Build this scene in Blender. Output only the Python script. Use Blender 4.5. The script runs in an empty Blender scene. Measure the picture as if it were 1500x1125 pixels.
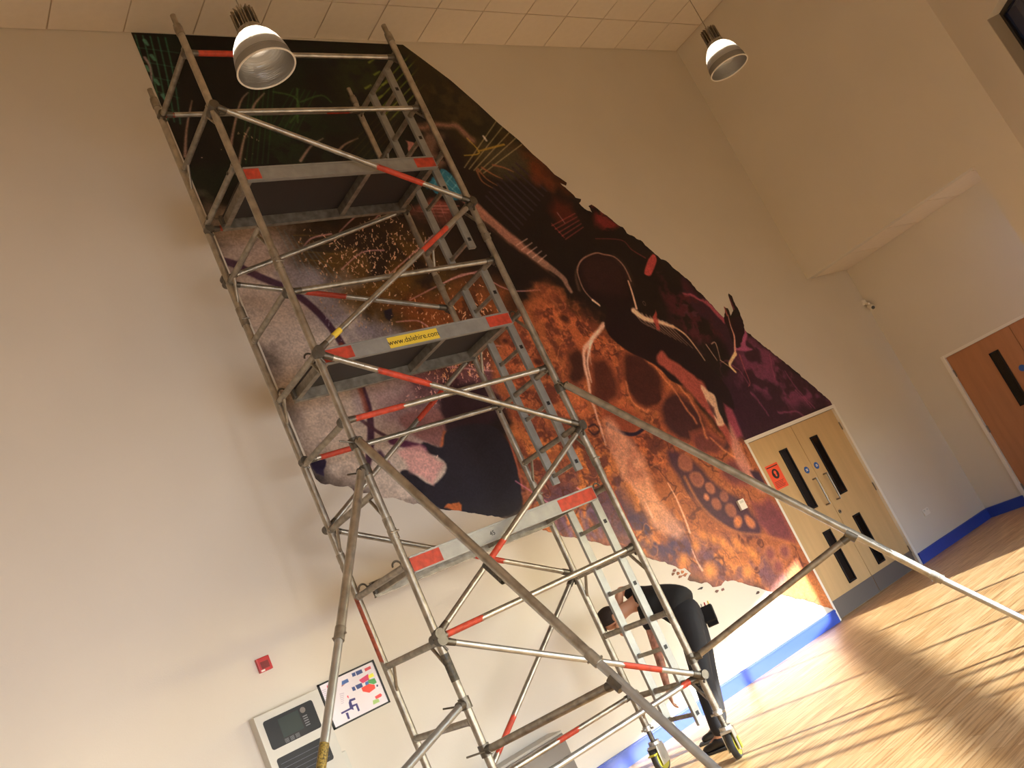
import bpy, bmesh, math, random
import numpy as np
from mathutils import Vector, Matrix
random.seed(7)
S = bpy.context.scene
COL = S.collection
# ------------------------------------------------------------ camera, world, sun, big lights, exposure
cd = bpy.data.cameras.new('camera'); cam = bpy.data.objects.new('camera', cd); COL.objects.link(cam)
cd.sensor_width = 36; cd.lens = 32.198; cd.clip_end = 200
cam.matrix_world = Matrix(((0.755124, 0.20446, -0.622883, -8.2075), (-0.504791, -0.424896, -0.751432, -6.6257),
                           (-0.418299, 0.88185, -0.21764, 1.5634), (0, 0, 0, 1)))
S.camera = cam
w = bpy.data.worlds.new('sky'); S.world = w; w.use_nodes = True
wn = w.node_tree; sky = wn.nodes.new('ShaderNodeTexSky'); sky.sky_type = 'NISHITA'; sky.sun_disc = False
sky.sun_elevation = math.radians(SUNEL := 17.0); sky.sun_rotation = math.radians(147)
wmx = wn.nodes.new('ShaderNodeMix'); wmx.data_type = 'RGBA'; wmx.blend_type = 'MULTIPLY'; wmx.inputs[0].default_value = 1; wmx.inputs[7].default_value = (.78, 1, 1.5, 1)
wn.links.new(sky.outputs[0], wmx.inputs[6]); wn.links.new(wmx.outputs[2], wn.nodes['Background'].inputs[0]); wn.nodes['Background'].inputs[1].default_value = 0.85
az = Vector((0.54, -0.84, 0)).normalized()
sd = az * math.cos(math.radians(SUNEL)) + Vector((0, 0, math.sin(math.radians(SUNEL))))
sl = bpy.data.lights.new('sun', 'SUN'); sl.energy = 23; sl.color = (1, .95, .88); sl.angle = math.radians(1.0)
so = bpy.data.objects.new('sun', sl); COL.objects.link(so); so.rotation_euler = sd.to_track_quat('Z', 'Y').to_euler(); so.location = (6, -12, 5)
def area(name, loc, direction, sx, sy, energy, color):
    l = bpy.data.lights.new(name, 'AREA'); l.shape = 'RECTANGLE'; l.size = sx; l.size_y = sy; l.energy = energy; l.color = color
    o = bpy.data.objects.new(name, l); COL.objects.link(o); o.location = loc
    o.rotation_euler = (-Vector(direction)).to_track_quat('Z', 'Y').to_euler(); return o
# added fill light by the unseen back wall, brightening the lower main wall
area('added_fill', (-6.6, -9.14, 1.0), (0, 1, -.12), 4.6, 1.7, 125, (.96, .97, 1)).data.spread = math.radians(85)
S.view_settings.view_transform = 'Standard'; S.view_settings.look = 'None'; S.view_settings.gamma = 1
S.view_settings.use_curve_mapping = False; S.view_settings.exposure = 0.0
S.cycles.use_denoising = True; S.cycles.max_bounces = 10; S.cycles.diffuse_bounces = 6; S.cycles.transparent_max_bounces = 16
S.cycles.caustics_reflective = False; S.cycles.caustics_refractive = False; S.cycles.sample_clamp_indirect = 6
# ------------------------------------------------------------ materials
def lin(c): return tuple(((v / 255 + .055) / 1.055) ** 2.4 if v > 10 else v / 255 / 12.92 for v in c)
def mat(name, col, rough=.5, metal=0, bump=0, bscale=40, var=0, vscale=3, spec=None, lin_=False, stretch=None):
    m = bpy.data.materials.new(name); m.use_nodes = True; nt = m.node_tree; b = nt.nodes['Principled BSDF']
    c = col if lin_ else lin(col)
    b.inputs['Base Color'].default_value = (*c, 1); b.inputs['Roughness'].default_value = rough; b.inputs['Metallic'].default_value = metal
    if spec is not None: b.inputs['Specular IOR Level'].default_value = spec
    tc = nt.nodes.new('ShaderNodeTexCoord'); src = tc.outputs['Object']
    if stretch:
        mp = nt.nodes.new('ShaderNodeMapping'); mp.inputs['Scale'].default_value = stretch; nt.links.new(src, mp.inputs[0]); src = mp.outputs[0]
    if var:
        n = nt.nodes.new('ShaderNodeTexNoise'); n.inputs['Scale'].default_value = vscale; n.inputs['Detail'].default_value = 6
        nt.links.new(src, n.inputs['Vector'])
        r = nt.nodes.new('ShaderNodeValToRGB'); r.color_ramp.elements[0].position = .3; r.color_ramp.elements[1].position = .7
        r.color_ramp.elements[0].color = (*[v * (1 - var) for v in c], 1); r.color_ramp.elements[1].color = (*[min(1, v * (1 + var)) for v in c], 1)
        nt.links.new(n.outputs[0], r.inputs[0]); nt.links.new(r.outputs[0], b.inputs['Base Color'])
        rr = nt.nodes.new('ShaderNodeMapRange'); rr.inputs[3].default_value = rough * (1 - var * .8); rr.inputs[4].default_value = min(1, rough * (1 + var * .8))
        nt.links.new(n.outputs[0], rr.inputs[0]); nt.links.new(rr.outputs[0], b.inputs['Roughness'])
    if bump:
        n2 = nt.nodes.new('ShaderNodeTexNoise'); n2.inputs['Scale'].default_value = bscale; nt.links.new(src, n2.inputs['Vector'])
        bp = nt.nodes.new('ShaderNodeBump'); bp.inputs['Strength'].default_value = bump; bp.inputs['Distance'].default_value = .004
        nt.links.new(n2.outputs[0], bp.inputs['Height']); nt.links.new(bp.outputs[0], b.inputs['Normal'])
    return m
M = {}
M['wall'] = mat('cream_paint', (218, 211, 200), .55, bump=.15, bscale=90, var=.025, vscale=1.2)
M['soffit'] = mat('soffit_tile', (228, 214, 196), .8, bump=.3, bscale=200)
M['tile'] = mat('ceiling_tile', (230, 220, 208), .85, bump=.4, bscale=260, var=.02, vscale=8)
M['grid'] = mat('ceiling_grid', (196, 176, 152), .5)
M['white'] = mat('white_paint', (235, 230, 222), .4)
M['blue'] = mat('blue_skirting', (54, 80, 176), .3, spec=.4)
M['birch'] = mat('birch_veneer', (200, 168, 122), .35, var=.06, vscale=2.5, stretch=(6, 6, .6))
M['recess_veneer'] = mat('shaded_veneer', (176, 122, 84), .4, var=.08, vscale=2.5, stretch=(6, 6, .6))  # veneer darkened and reddened to paint in the recess's different light
M['kick'] = mat('kick_plate', (112, 104, 98), .45, metal=.3)
M['black'] = mat('black_glass', (14, 13, 14), .12)
M['blackm'] = mat('black_matt', (18, 18, 21), .45, spec=.3)
M['steel'] = mat('brushed_steel', (150, 146, 140), .35, metal=1)
M['bluedisc'] = mat('blue_disc', (36, 88, 168), .4)
M['red'] = mat('red_plastic', (186, 24, 30), .35)
M['poster'] = mat('orange_poster', (238, 82, 44), .5)
M['alu'] = mat('scuffed_aluminium', (176, 170, 158), .36, metal=.88, bump=.35, bscale=120, var=.26, vscale=14)
M['alu2'] = mat('weathered_aluminium', (154, 146, 132), .44, metal=.8, bump=.35, bscale=90, var=.32, vscale=18)
M['alub'] = mat('bright_aluminium', (184, 184, 180), .38, metal=.85, bump=.2, bscale=100, var=.14, vscale=10)  # brighter copy; on the low braces it paints in sunlight
M['ladder'] = mat('ladder_aluminium', (158, 158, 154), .5, metal=.55, bump=.2, bscale=100, var=.12, vscale=12)
M['dark'] = mat('dark_casting', (104, 98, 88), .45, metal=.8, bump=.4, bscale=60, var=.2, vscale=20)
M['tape'] = mat('orange_tape', (190, 68, 46), .55, var=.3, vscale=22)
M['ply'] = mat('dark_plywood', (42, 34, 30), .6, var=.15, vscale=5)
M['yellow'] = mat('yellow_label', (232, 204, 70), .45)
M['ywheel'] = mat('yellow_wheel', (170, 160, 44), .45)
M['rubber'] = mat('dark_rubber', (44, 44, 44), .6)
M['plastic'] = mat('pale_grey_plastic', (206, 204, 196), .4)
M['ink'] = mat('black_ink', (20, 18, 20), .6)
M['shirt'] = mat('black_cotton', (20, 19, 21), .85, bump=.3, bscale=25)
M['trousers'] = mat('black_trousers', (28, 28, 33), .8, bump=.4, bscale=18)
M['skin'] = mat('skin', (206, 154, 126), .5)
M['tattoo'] = mat('tattooed_skin', (168, 116, 98), .5, var=.55, vscale=26)
M['hair'] = mat('dark_hair', (40, 27, 23), .7, bump=.5, bscale=160)
M['shoe'] = mat('black_shoe', (24, 22, 23), .5)
M['asph'] = mat('outdoor_paving', (150, 146, 140), .8, var=.1, vscale=2)
M['frame'] = mat('dark_window_frame', (34, 34, 38), .4)
M['reveal'] = mat('grey_reveal', (176, 166, 152), .6)
M['tint'] = mat('tinted_glass', (30, 44, 84), .06, spec=.8)
# clear glass
g = bpy.data.materials.new('clear_glass'); g.use_nodes = True; nt = g.node_tree; nt.nodes.clear()
o_ = nt.nodes.new('ShaderNodeOutputMaterial'); mx = nt.nodes.new('ShaderNodeMixShader'); tr = nt.nodes.new('ShaderNodeBsdfTransparent'); gl = nt.nodes.new('ShaderNodeBsdfGlossy')
gl.inputs['Roughness'].default_value = .02; mx.inputs[0].default_value = .07; tr.inputs[0].default_value = (.95, .97, .96, 1)
nt.links.new(tr.outputs[0], mx.inputs[1]); nt.links.new(gl.outputs[0], mx.inputs[2]); nt.links.new(mx.outputs[0], o_.inputs[0]); M['glass'] = g
# lamp shade: translucent prismatic acrylic
g = bpy.data.materials.new('prismatic_acrylic'); g.use_nodes = True; nt = g.node_tree; nt.nodes.clear()
o_ = nt.nodes.new('ShaderNodeOutputMaterial'); m1 = nt.nodes.new('ShaderNodeMixShader'); m2 = nt.nodes.new('ShaderNodeMixShader')
tl = nt.nodes.new('ShaderNodeBsdfTranslucent'); df = nt.nodes.new('ShaderNodeBsdfDiffuse'); gl = nt.nodes.new('ShaderNodeBsdfGlossy')
tl.inputs[0].default_value = (.8, .78, .74, 1); df.inputs[0].default_value = (.55, .53, .5, 1); gl.inputs['Roughness'].default_value = .2
m1.inputs[0].default_value = .5; m2.inputs[0].default_value = .12
tc = nt.nodes.new('ShaderNodeTexCoord'); wv = nt.nodes.new('ShaderNodeTexWave'); wv.bands_direction = 'Z'; wv.inputs['Scale'].default_value = 28
nt.links.new(tc.outputs['Object'], wv.inputs[0]); bpn = nt.nodes.new('ShaderNodeBump'); bpn.inputs['Strength'].default_value = .25; bpn.inputs['Distance'].default_value = .01
nt.links.new(wv.outputs['Fac'], bpn.inputs['Height'])
for q in (df, gl): nt.links.new(bpn.outputs[0], q.inputs['Normal'])
nt.links.new(df.outputs[0], m1.inputs[1]); nt.links.new(tl.outputs[0], m1.inputs[2]); nt.links.new(m1.outputs[0], m2.inputs[1]); nt.links.new(gl.outputs[0], m2.inputs[2]); nt.links.new(m2.outputs[0], o_.inputs[0]); M['shade'] = g
g = bpy.data.materials.new('lit_lamp'); g.use_nodes = True; b = g.node_tree.nodes['Principled BSDF']
b.inputs['Emission Color'].default_value = (1, .84, .62, 1); b.inputs['Emission Strength'].default_value = 5; M['bulb'] = g
g2 = M['shade'].copy(); g2.name = 'dimmed_acrylic'; M['shade_low'] = g2  # darker copy of the shade acrylic, painting its less lit lower zone
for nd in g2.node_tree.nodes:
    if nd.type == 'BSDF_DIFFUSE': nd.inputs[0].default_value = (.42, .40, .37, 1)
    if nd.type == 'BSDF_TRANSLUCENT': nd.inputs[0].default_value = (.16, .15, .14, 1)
# sports floor: narrow staggered boards with grain
g = bpy.data.materials.new('wood_strip_floor'); g.use_nodes = True; nt = g.node_tree; b = nt.nodes['Principled BSDF']
tc = nt.nodes.new('ShaderNodeTexCoord'); br = nt.nodes.new('ShaderNodeTexBrick')
br.inputs['Scale'].default_value = 1; br.inputs['Brick Width'].default_value = .55; br.inputs['Row Height'].default_value = .07; br.inputs['Mortar Size'].default_value = .0008
br.inputs['Color1'].default_value = (*lin((222, 188, 140)), 1); br.inputs['Color2'].default_value = (*lin((202, 162, 112)), 1); br.inputs['Mortar'].default_value = (*lin((140, 106, 70)), 1)
br.offset = .37; nt.links.new(tc.outputs['Object'], br.inputs[0])
mp = nt.nodes.new('ShaderNodeMapping'); mp.inputs['Scale'].default_value = (1.3, 22, 1); nt.links.new(tc.outputs['Object'], mp.inputs[0])
n = nt.nodes.new('ShaderNodeTexNoise'); n.inputs['Scale'].default_value = 2.2; n.inputs['Detail'].default_value = 8; nt.links.new(mp.outputs[0], n.inputs['Vector'])
r = nt.nodes.new('ShaderNodeValToRGB'); r.color_ramp.elements[0].position = .32; r.color_ramp.elements[0].color = (.5, .38, .28, 1); r.color_ramp.elements[1].position = .55; r.color_ramp.elements[1].color = (1, 1, 1, 1)
nt.links.new(n.outputs[0], r.inputs[0]); mm = nt.nodes.new('ShaderNodeMix'); mm.data_type = 'RGBA'; mm.blend_type = 'MULTIPLY'; mm.inputs[0].default_value = .85
nt.links.new(br.outputs[0], mm.inputs[6]); nt.links.new(r.outputs[0], mm.inputs[7]); nt.links.new(mm.outputs[2], b.inputs['Base Color'])
b.inputs['Roughness'].default_value = .38; M['floor'] = g
# ------------------------------------------------------------ helpers
def link(name, bm, m, parent=None, smooth=False, loc=None):
    me = bpy.data.meshes.new(name); bm.normal_update(); bm.to_mesh(me); bm.free()
    for mt in (m if isinstance(m, (list, tuple)) else [m]): me.materials.append(mt)
    if smooth:
        for p in me.polygons: p.use_smooth = True
        try: me.set_sharp_from_angle(angle=math.radians(40))
        except Exception: pass
    o = bpy.data.objects.new(name, me); COL.objects.link(o)
    if parent: o.parent = parent
    if loc: o.location = loc
    return o
def tag(o, label, cat=None, group=None, kind=None):
    if label: o['label'] = label
    if cat: o['category'] = cat
    if group: o['group'] = group
    if kind: o['kind'] = kind
    return o
def empty(name, loc, label, cat, group=None, rz=0):
    o = bpy.data.objects.new(name, None); COL.objects.link(o); o.location = loc; o.rotation_euler = (0, 0, rz); o.empty_display_size = .1
    return tag(o, label, cat, group)
def box(bm, lo, hi, bev=0, mtx=None, mi=0):
    lo = Vector(lo); hi = Vector(hi); c = (lo + hi) / 2; d = hi - lo
    r = bmesh.ops.create_cube(bm, size=1, matrix=Matrix.Translation(c) @ Matrix.Diagonal((*d, 1)))
    vs = r['verts']
    if bev:
        es = list({e for v in vs for e in v.link_edges}); rr = bmesh.ops.bevel(bm, geom=es, offset=bev, segments=2, affect='EDGES', profile=.7)
        vs = list({v for f in rr['faces'] for v in f.verts} | {v for v in vs if v.is_valid})
    if mtx is not None: bmesh.ops.transform(bm, matrix=mtx, verts=[v for v in vs if v.is_valid])
    if mi:
        for f in {f for v in vs if v.is_valid for f in v.link_faces}: f.material_index = mi
    return vs
def bx(name, lo, hi, m, parent=None, bev=0, mtx=None, loc=None):
    bm = bmesh.new(); box(bm, lo, hi, bev, mtx); return link(name, bm, m, parent, loc=loc)
def tube(bm, a, b, r, r2=None, n=14, cap=True):
    a = Vector(a); b = Vector(b); d = b - a; L = d.length
    mt = Matrix.Translation((a + b) / 2) @ d.to_track_quat('Z', 'Y').to_matrix().to_4x4()
    bmesh.ops.create_cone(bm, cap_ends=cap, segments=n, radius1=r, radius2=r if r2 is None else r2, depth=L, matrix=mt)
def arc(bm, a, b, r, face, span):
    d = (b - a).normalized(); u = (face - d * face.dot(d)).normalized(); v = d.cross(u); n = 12; R = []
    for k in range(n + 1):
        th = math.radians(-span / 2 + span * k / n); o = (u * math.cos(th) + v * math.sin(th)) * r; R.append((bm.verts.new(a + d * random.uniform(-.012, .012) + o), bm.verts.new(b + d * random.uniform(-.012, .012) + o)))
    for p0, p1 in zip(R[:-1], R[1:]): bm.faces.new((p0[0], p1[0], p1[1], p0[1]))
def rrect(bm, x0, z0, x1, z1, rad, y0, y1):
    pts = []
    for cx, cz, a0 in ((x1 - rad, z1 - rad, 0), (x0 + rad, z1 - rad, 90), (x0 + rad, z0 + rad, 180), (x1 - rad, z0 + rad, 270)):
        for k in range(5): th = math.radians(a0 + 22.5 * k); pts.append((cx + rad * math.cos(th), cz + rad * math.sin(th)))
    poly_prism(bm, pts, y0, y1)
def tb(name, a, b, r, m, parent=None, r2=None, n=14):
    bm = bmesh.new(); tube(bm, a, b, r, r2, n); return link(name, bm, m, parent, smooth=True)
def poly_prism(bm, pts, d0, d1, axis='y'):
    # pts (x,z) extruded along y from d0 to d1
    a = [bm.verts.new((p[0], d0, p[1])) for p in pts]; b = [bm.verts.new((p[0], d1, p[1])) for p in pts]
    bm.faces.new(a); bm.faces.new(b[::-1])
    for i in range(len(pts)):
        j = (i + 1) % len(pts); bm.faces.new((a[i], b[i], b[j], a[j]))
def text_mesh(name, body, size, m, parent, mtx, ext=.0006):
    c = bpy.data.curves.new(name, 'FONT'); c.body = body; c.size = size; c.extrude = ext; c.align_x = 'CENTER'; c.align_y = 'CENTER'
    t = bpy.data.objects.new(name, c); COL.objects.link(t); bpy.context.view_layer.update()
    me = bpy.data.meshes.new_from_object(t.evaluated_get(bpy.context.evaluated_depsgraph_get())); bpy.data.objects.remove(t)
    me.transform(mtx); me.materials.clear(); me.materials.append(m)
    o = bpy.data.objects.new(name, me); COL.objects.link(o); o.parent = parent; return o
FACE_Y = Matrix.Rotation(math.radians(90), 4, 'X')     # text facing -y
# ------------------------------------------------------------ setting
XR, XF, ZC, ZS = 2.70, 3.70, 7.62, 3.81
def struct(name, parts, m, mtx=None):
    bm = bmesh.new()
    for lo, hi in parts: box(bm, lo, hi, 0, mtx)
    return tag(link(name, bm, m), None, kind='structure')
struct('floor', [((-11.2, -9.4, -.1), (5.2, .2, 0))], M['floor'])
struct('ground_outside', [((-5, -40, -.3), (45, -2.6, -.12))], M['asph'])
DX = 1.766
struct('wall_main', [((-11.2, 0, 0), (-.02, .2, 7.9)), ((-.02, 0, 2.14), (DX + .04, .2, 7.9)), ((DX + .04, 0, 0), (XF + .2, .2, 7.9)), ((-.02, .12, 0), (DX + .04, .3, 2.14))], M['wall'])
struct('wall_left', [((-11.2, -9.4, 0), (-11, 0, 7.9))], M['wall'])
struct('wall_back', [((-11.2, -9.4, 0), (-9, -9.2, 7.9)), ((-4.2, -9.4, 0), (-3.3, -9.2, 7.9)), ((-9, -9.4, 0), (-4.2, -9.2, .12)), ((-9, -9.4, 1.95), (-4.2, -9.2, 7.9))], M['wall'])
struct('wall_right', [((XR, -2.52, ZS), (XR + .15, 0, 7.9)), ((XR, -3.04, 0), (XR + .15, -2.52, 7.9))], M['wall'])
struct('wall_recess_end', [((XF, -.55, 0), (XF + .2, .1, ZS + .1)), ((XF, -2.40, 2.14), (XF + .2, -.55, ZS + .1)), ((XF, -4.2, 0), (XF + .2, -2.40, ZS + .1)), ((XF + .1, -2.4, 0), (XF + .2, -.55, 2.14)),
        ((XR + .1, -4.3, 0), (XF + .2, -4.15, ZS + .1))], M['wall'])
struct('ceiling', [((-11.2, -9.4, ZC + .05), (4.2, .2, 7.95)), ((-11, -9.2, ZC), (XR, -3.1, ZC + .05)), ((-11, -3.1, ZC), (-8.2, 0, ZC + .05))], M['tile'])
# ceiling tiles with recessed joints, each its own piece (edge against the main wall)
grid = struct('trim_ceiling_grid', [((-8.2, -3.1, ZC + .012), (XR, 0, ZC + .05))], M['grid'])
bm = bmesh.new(); box(bm, (0, 0, 0), (1, 1, .02)); tm = bpy.data.meshes.new('ceiling_tile'); bm.to_mesh(tm); bm.free(); tm.materials.append(M['tile'])
xs = [-8.2] + [-.55 + .645 * k for k in range(-11, 6)] + [XR]; ys = [0, -.52, -1.12, -1.72, -2.32, -2.92, -3.1]
for i in range(len(xs) - 1):
    for j in range(len(ys) - 1):
        a, b2 = max(xs[i], -8.2), min(xs[i + 1], XR)
        if b2 - a < .03: continue
        t = bpy.data.objects.new('ceiling_tile', tm); COL.objects.link(t); t.parent = grid
        t.location = (a + .006, ys[j + 1] + .006, ZC - .001 + random.uniform(0, .0015)); t.scale = (b2 - a - .012, ys[j] - ys[j + 1] - .012, 1)
# recess soffit with tiles
sof = struct('ceiling_recess', [((XR + .15, -4.2, ZS + .012), (XF + .1, 0, ZS + .15))], M['grid'])
for k in range(7):
    y0 = -.6 * k - .02; t = bpy.data.objects.new('soffit_tile', tm); COL.objects.link(t); t.parent = sof
    t.location = (XR + .155, y0 - .59, ZS); t.scale = (XF - XR - .16, .585, 1)
# facade with glazing at 225 degrees
K = Matrix.Translation((XR, -3.04, 0)) @ Matrix.Rotation(math.radians(225), 4, 'Z')   # local x along facade, local +y outward
LF, HG, U0, H1, H2 = 7.4, 2.18, .78, 2.75, 4.88
struct('wall_facade', [((0, 0, 0), (U0, .25, 7.9)), ((U0, 0, HG), (LF, .25, H1)), ((U0, 0, H2), (LF, .25, 7.9)), ((LF - .4, 0, 0), (8.95, .25, 7.9))], M['wall'], K)  # spandrel and solid far end added out of view to limit the sunlight
def facade_window(name, z0, z1, mull, transoms, glass, thick=.06):
    bm = bmesh.new()
    for u in mull: box(bm, (u - .032, .13, z0), (u + .032, .13 + thick, z1))
    for z in transoms: box(bm, (U0, .13, z - .06), (LF - .4, .13 + thick, z + .06))
    box(bm, (U0, .13, z0), (LF - .4, .19, z0 + .05)); box(bm, (U0, .13, z1 - .05), (LF - .4, .19, z1))
    bm.transform(K); f = tag(link(name, bm, M['frame']), None, kind='structure')
    mu = sorted(mull)
    for a, b2 in zip(mu[:-1], mu[1:]):
        zz = [z0 + .05] + list(transoms) + [z1 - .05]
        for c, d in zip(zz[:-1], zz[1:]): bx('pane', (a + .025, .155, c), (b2 - .025, .165, d), glass, f, mtx=K)
    return f
facade_window('window_1', 0, HG, [U0 + .025, 2.12, 3.56, 4.73, 5.07, 5.36, 6.975], [1.36], M['glass'])
facade_window('window_2', H1, H2, [U0 + .025, 1.25, 2.4, 3.56, 4.7, 5.8, 6.975], [3.95], M['tint'])
for z0, z1 in ((0, HG), (H1, H2)):
    pass
rv = bmesh.new(); box(rv, (U0 - .001, .002, H1), (U0 + .012, .13, H2)); box(rv, (U0, .002, H1 - .001), (LF - .4, .13, H1 + .012)); rv.transform(K)
tag(link('trim_window_reveal', rv, M['reveal']), None, kind='structure')
wf = struct('window_added', [((x, -9.36, .12), (x + .06, -9.3, 1.95)) for x in (-9, -7.43, -5.83, -4.26)] + [((-9, -9.36, .12), (-4.2, -9.3, .18)), ((-9, -9.36, 1.89), (-4.2, -9.3, 1.95))], M['white'])  # unseen window, added to go with the fill light
for xa, xb in ((-8.94, -7.43), (-7.37, -5.83), (-5.77, -4.26)): bx('pane', (xa, -9.34, .18), (xb, -9.33, 1.89), M['glass'], wf)
# skirting
def skirting(name, pts, close=None):
    bm = bmesh.new()
    for (x0, y0), (x1, y1) in zip(pts[:-1], pts[1:]):
        a = Vector((x0, y0, 0)); d = Vector((x1, y1, 0)) - a; L = d.length; mt = Matrix.Translation(a) @ Matrix.Rotation(math.atan2(d.y, d.x), 4, 'Z')
        box(bm, (0, -.022, 0), (L, -.0005, .135), 0, mt); box(bm, (0, -.030, .112), (L, -.0005, .128), .003, mt)
    return tag(link(name, bm, M['blue']), None, kind='structure')
skirting('baseboard_main', [(-11, 0), (-.045, 0)]); skirting('baseboard_recess', [(DX + .05, 0), (XF - .001, 0)])
skirting('baseboard_recess_end', [(XF, -.001), (XF, -.54)]); skirting('baseboard_right', [(XR, -2.54), (XR, -3.02)])
# ------------------------------------------------------------ doors
def vision(nm, x0, x1, z0, z1, parent, y, mtx=None):
    bm = bmesh.new()
    for lo, hi in (((x0, y - .012, z0), (x0 + .018, y, z1)), ((x1 - .018, y - .012, z0), (x1, y, z1)), ((x0, y - .012, z0), (x1, y, z0 + .018)), ((x0, y - .012, z1 - .018), (x1, y, z1))): box(bm, lo, hi, 0, mtx)
    f = link('vision_frame', bm, M['blackm'], parent)
    return f, bx('vision_pane', (x0 + .016, y - .005, z0 + .016), (x1 - .016, y + .002, z1 - .016), M['black'], parent, mtx=mtx)
def pull_handle(x, z0, z1, y, parent, mtx=None):
    bm = bmesh.new(); pts = [(x, y, z0), (x, y - .055, z0), (x, y - .055, z1), (x, y, z1)]
    for a, b2 in zip(pts[:-1], pts[1:]): tube(bm, a, b2, .0095, n=10)
    if mtx: bm.transform(mtx)
    h = link('pull_handle', bm, M['steel'], parent, smooth=True); return h
YD = .025
fr = bmesh.new()
box(fr, (-.035, -.006, 0), (.0, .06, 2.145)); box(fr, (DX, -.012, 0), (DX + .045, .06, 2.145)); box(fr, (-.045, -.014, 2.103), (DX + .045, .06, 2.145))
dr = tag(link('door_1', fr, M['white']), 'pale birch double doors with slim vision panels beside the mural', None, kind='structure')
for k, (xa, xb) in enumerate(((.003, .868), (.874, DX - .003))):
    lf = bx('door_leaf', (xa, YD, .008), (xb, YD + .045, 2.10), M['birch'], dr)
    bx('kick_plate', (xa + .002, YD - .003, .012), (xb - .002, YD, .205), M['kick'], lf)
    for z0, z1 in ((1.145, 1.89), (.265, .875)):
        xx = (.45, .60) if k == 0 else (1.085, 1.235); vision('v', *xx, z0, z1, lf, YD)
    pull_handle(.76 if k == 0 else .985, 1.12, 1.44, YD, lf)
    bm = bmesh.new(); cx = .745 if k == 0 else .95; tube(bm, (cx, YD, 1.565), (cx, YD - .003, 1.565), .042, n=24); d = link('keep_shut_disc', bm, M['bluedisc'], lf)
    bm = bmesh.new(); box(bm, (cx - .018, YD - .0045, 1.552), (cx + .018, YD - .003, 1.560)); box(bm, (cx - .018, YD - .0045, 1.570), (cx + .018, YD - .003, 1.578)); tube(bm, (cx - .006, YD - .0045, 1.565), (cx + .012, YD - .0045, 1.565), .003, n=6)
    link('disc_marking', bm, M['white'], lf)
bm = bmesh.new(); tube(bm, (.92, YD, .985), (.92, YD - .01, .985), .022, n=20); link('lock_rose', bm, M['steel'], lf, smooth=True)
bm = bmesh.new(); tube(bm, (.92, YD - .0095, .985), (.92, YD - .014, .985), .009, n=12); link('lock_barrel', bm, M['blackm'], lf)
for z in (1.87, 1.05, .22): bx('hinge', (DX - .012, YD - .012, z - .05), (DX + .012, YD - .001, z + .05), M['steel'], dr)
ps = empty('poster', (.21, YD, 1.645), 'orange-red notice with a black round emblem on the birch door', 'poster')
bx('sheet', (-.115, -.002, -.145), (.115, -.0004, .145), M['poster'], ps)
bm = bmesh.new(); tube(bm, (.0, -.0035, .03), (.0, -.0021, .03), .058, n=28); e = link('emblem', bm, M['ink'], ps)
bm = bmesh.new(); tube(bm, (.0, -.0042, .045), (.0, -.0036, .045), .022, n=20); tube(bm, (.0, -.0042, .012), (.0, -.0036, .012), .017, n=5); link('emblem_inner', bm, M['poster'], e)
bm = bmesh.new()
for k in range(5): box(bm, (-.09, -.003, -.06 - k * .016), (.08 - .015 * (k % 3), -.0021, -.055 - k * .016))
box(bm, (-.1, -.003, .112), (.1, -.0021, .124)); tag(link('small_print', bm, M['ink'], ps), None, kind='stuff')
# far recess door
KM = Matrix.Translation((XF, 0, 0)) @ Matrix.Rotation(math.radians(-90), 4, 'Z')   # local x -> -y, local -y -> -x
fr = bmesh.new(); box(fr, (.53, -.018, 0), (.575, .06, 2.14)); box(fr, (2.385, -.018, 0), (2.43, .06, 2.14)); box(fr, (.575, -.004, 2.103), (2.385, .06, 2.14)); fr.transform(KM)
dr = tag(link('door_2', fr, M['white']), 'wooden double doors in the far recess', None, kind='structure')
for k, (xa, xb) in enumerate(((.58, 1.478), (1.484, 2.382))):
    lf = bx('door_leaf', (xa, .02, .008), (xb, .065, 2.10), M['recess_veneer'], dr, mtx=KM)
    bx('kick_plate', (xa + .002, .017, .012), (xb - .002, .02, .205), M['kick'], lf, mtx=KM)
    for z0, z1 in ((1.15, 1.9), (.27, .875)):
        xx = (1.09, 1.22) if k == 0 else (1.74, 1.87); vision('v', *xx, z0, z1, lf, .02, KM)
    pull_handle(1.37 if k == 0 else 1.6, 1.12, 1.44, .02, lf, KM)
    cx = 1.355 if k == 0 else 1.6; bm = bmesh.new(); tube(bm, (cx, .02, 1.565), (cx, .017, 1.565), .042, n=24); bm.transform(KM); link('keep_shut_disc', bm, M['bluedisc'], lf)
for z in (1.87, 1.05, .22): bx('hinge', (.568, .008, z - .05), (.592, .019, z + .05), M['steel'], dr, mtx=KM)
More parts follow.
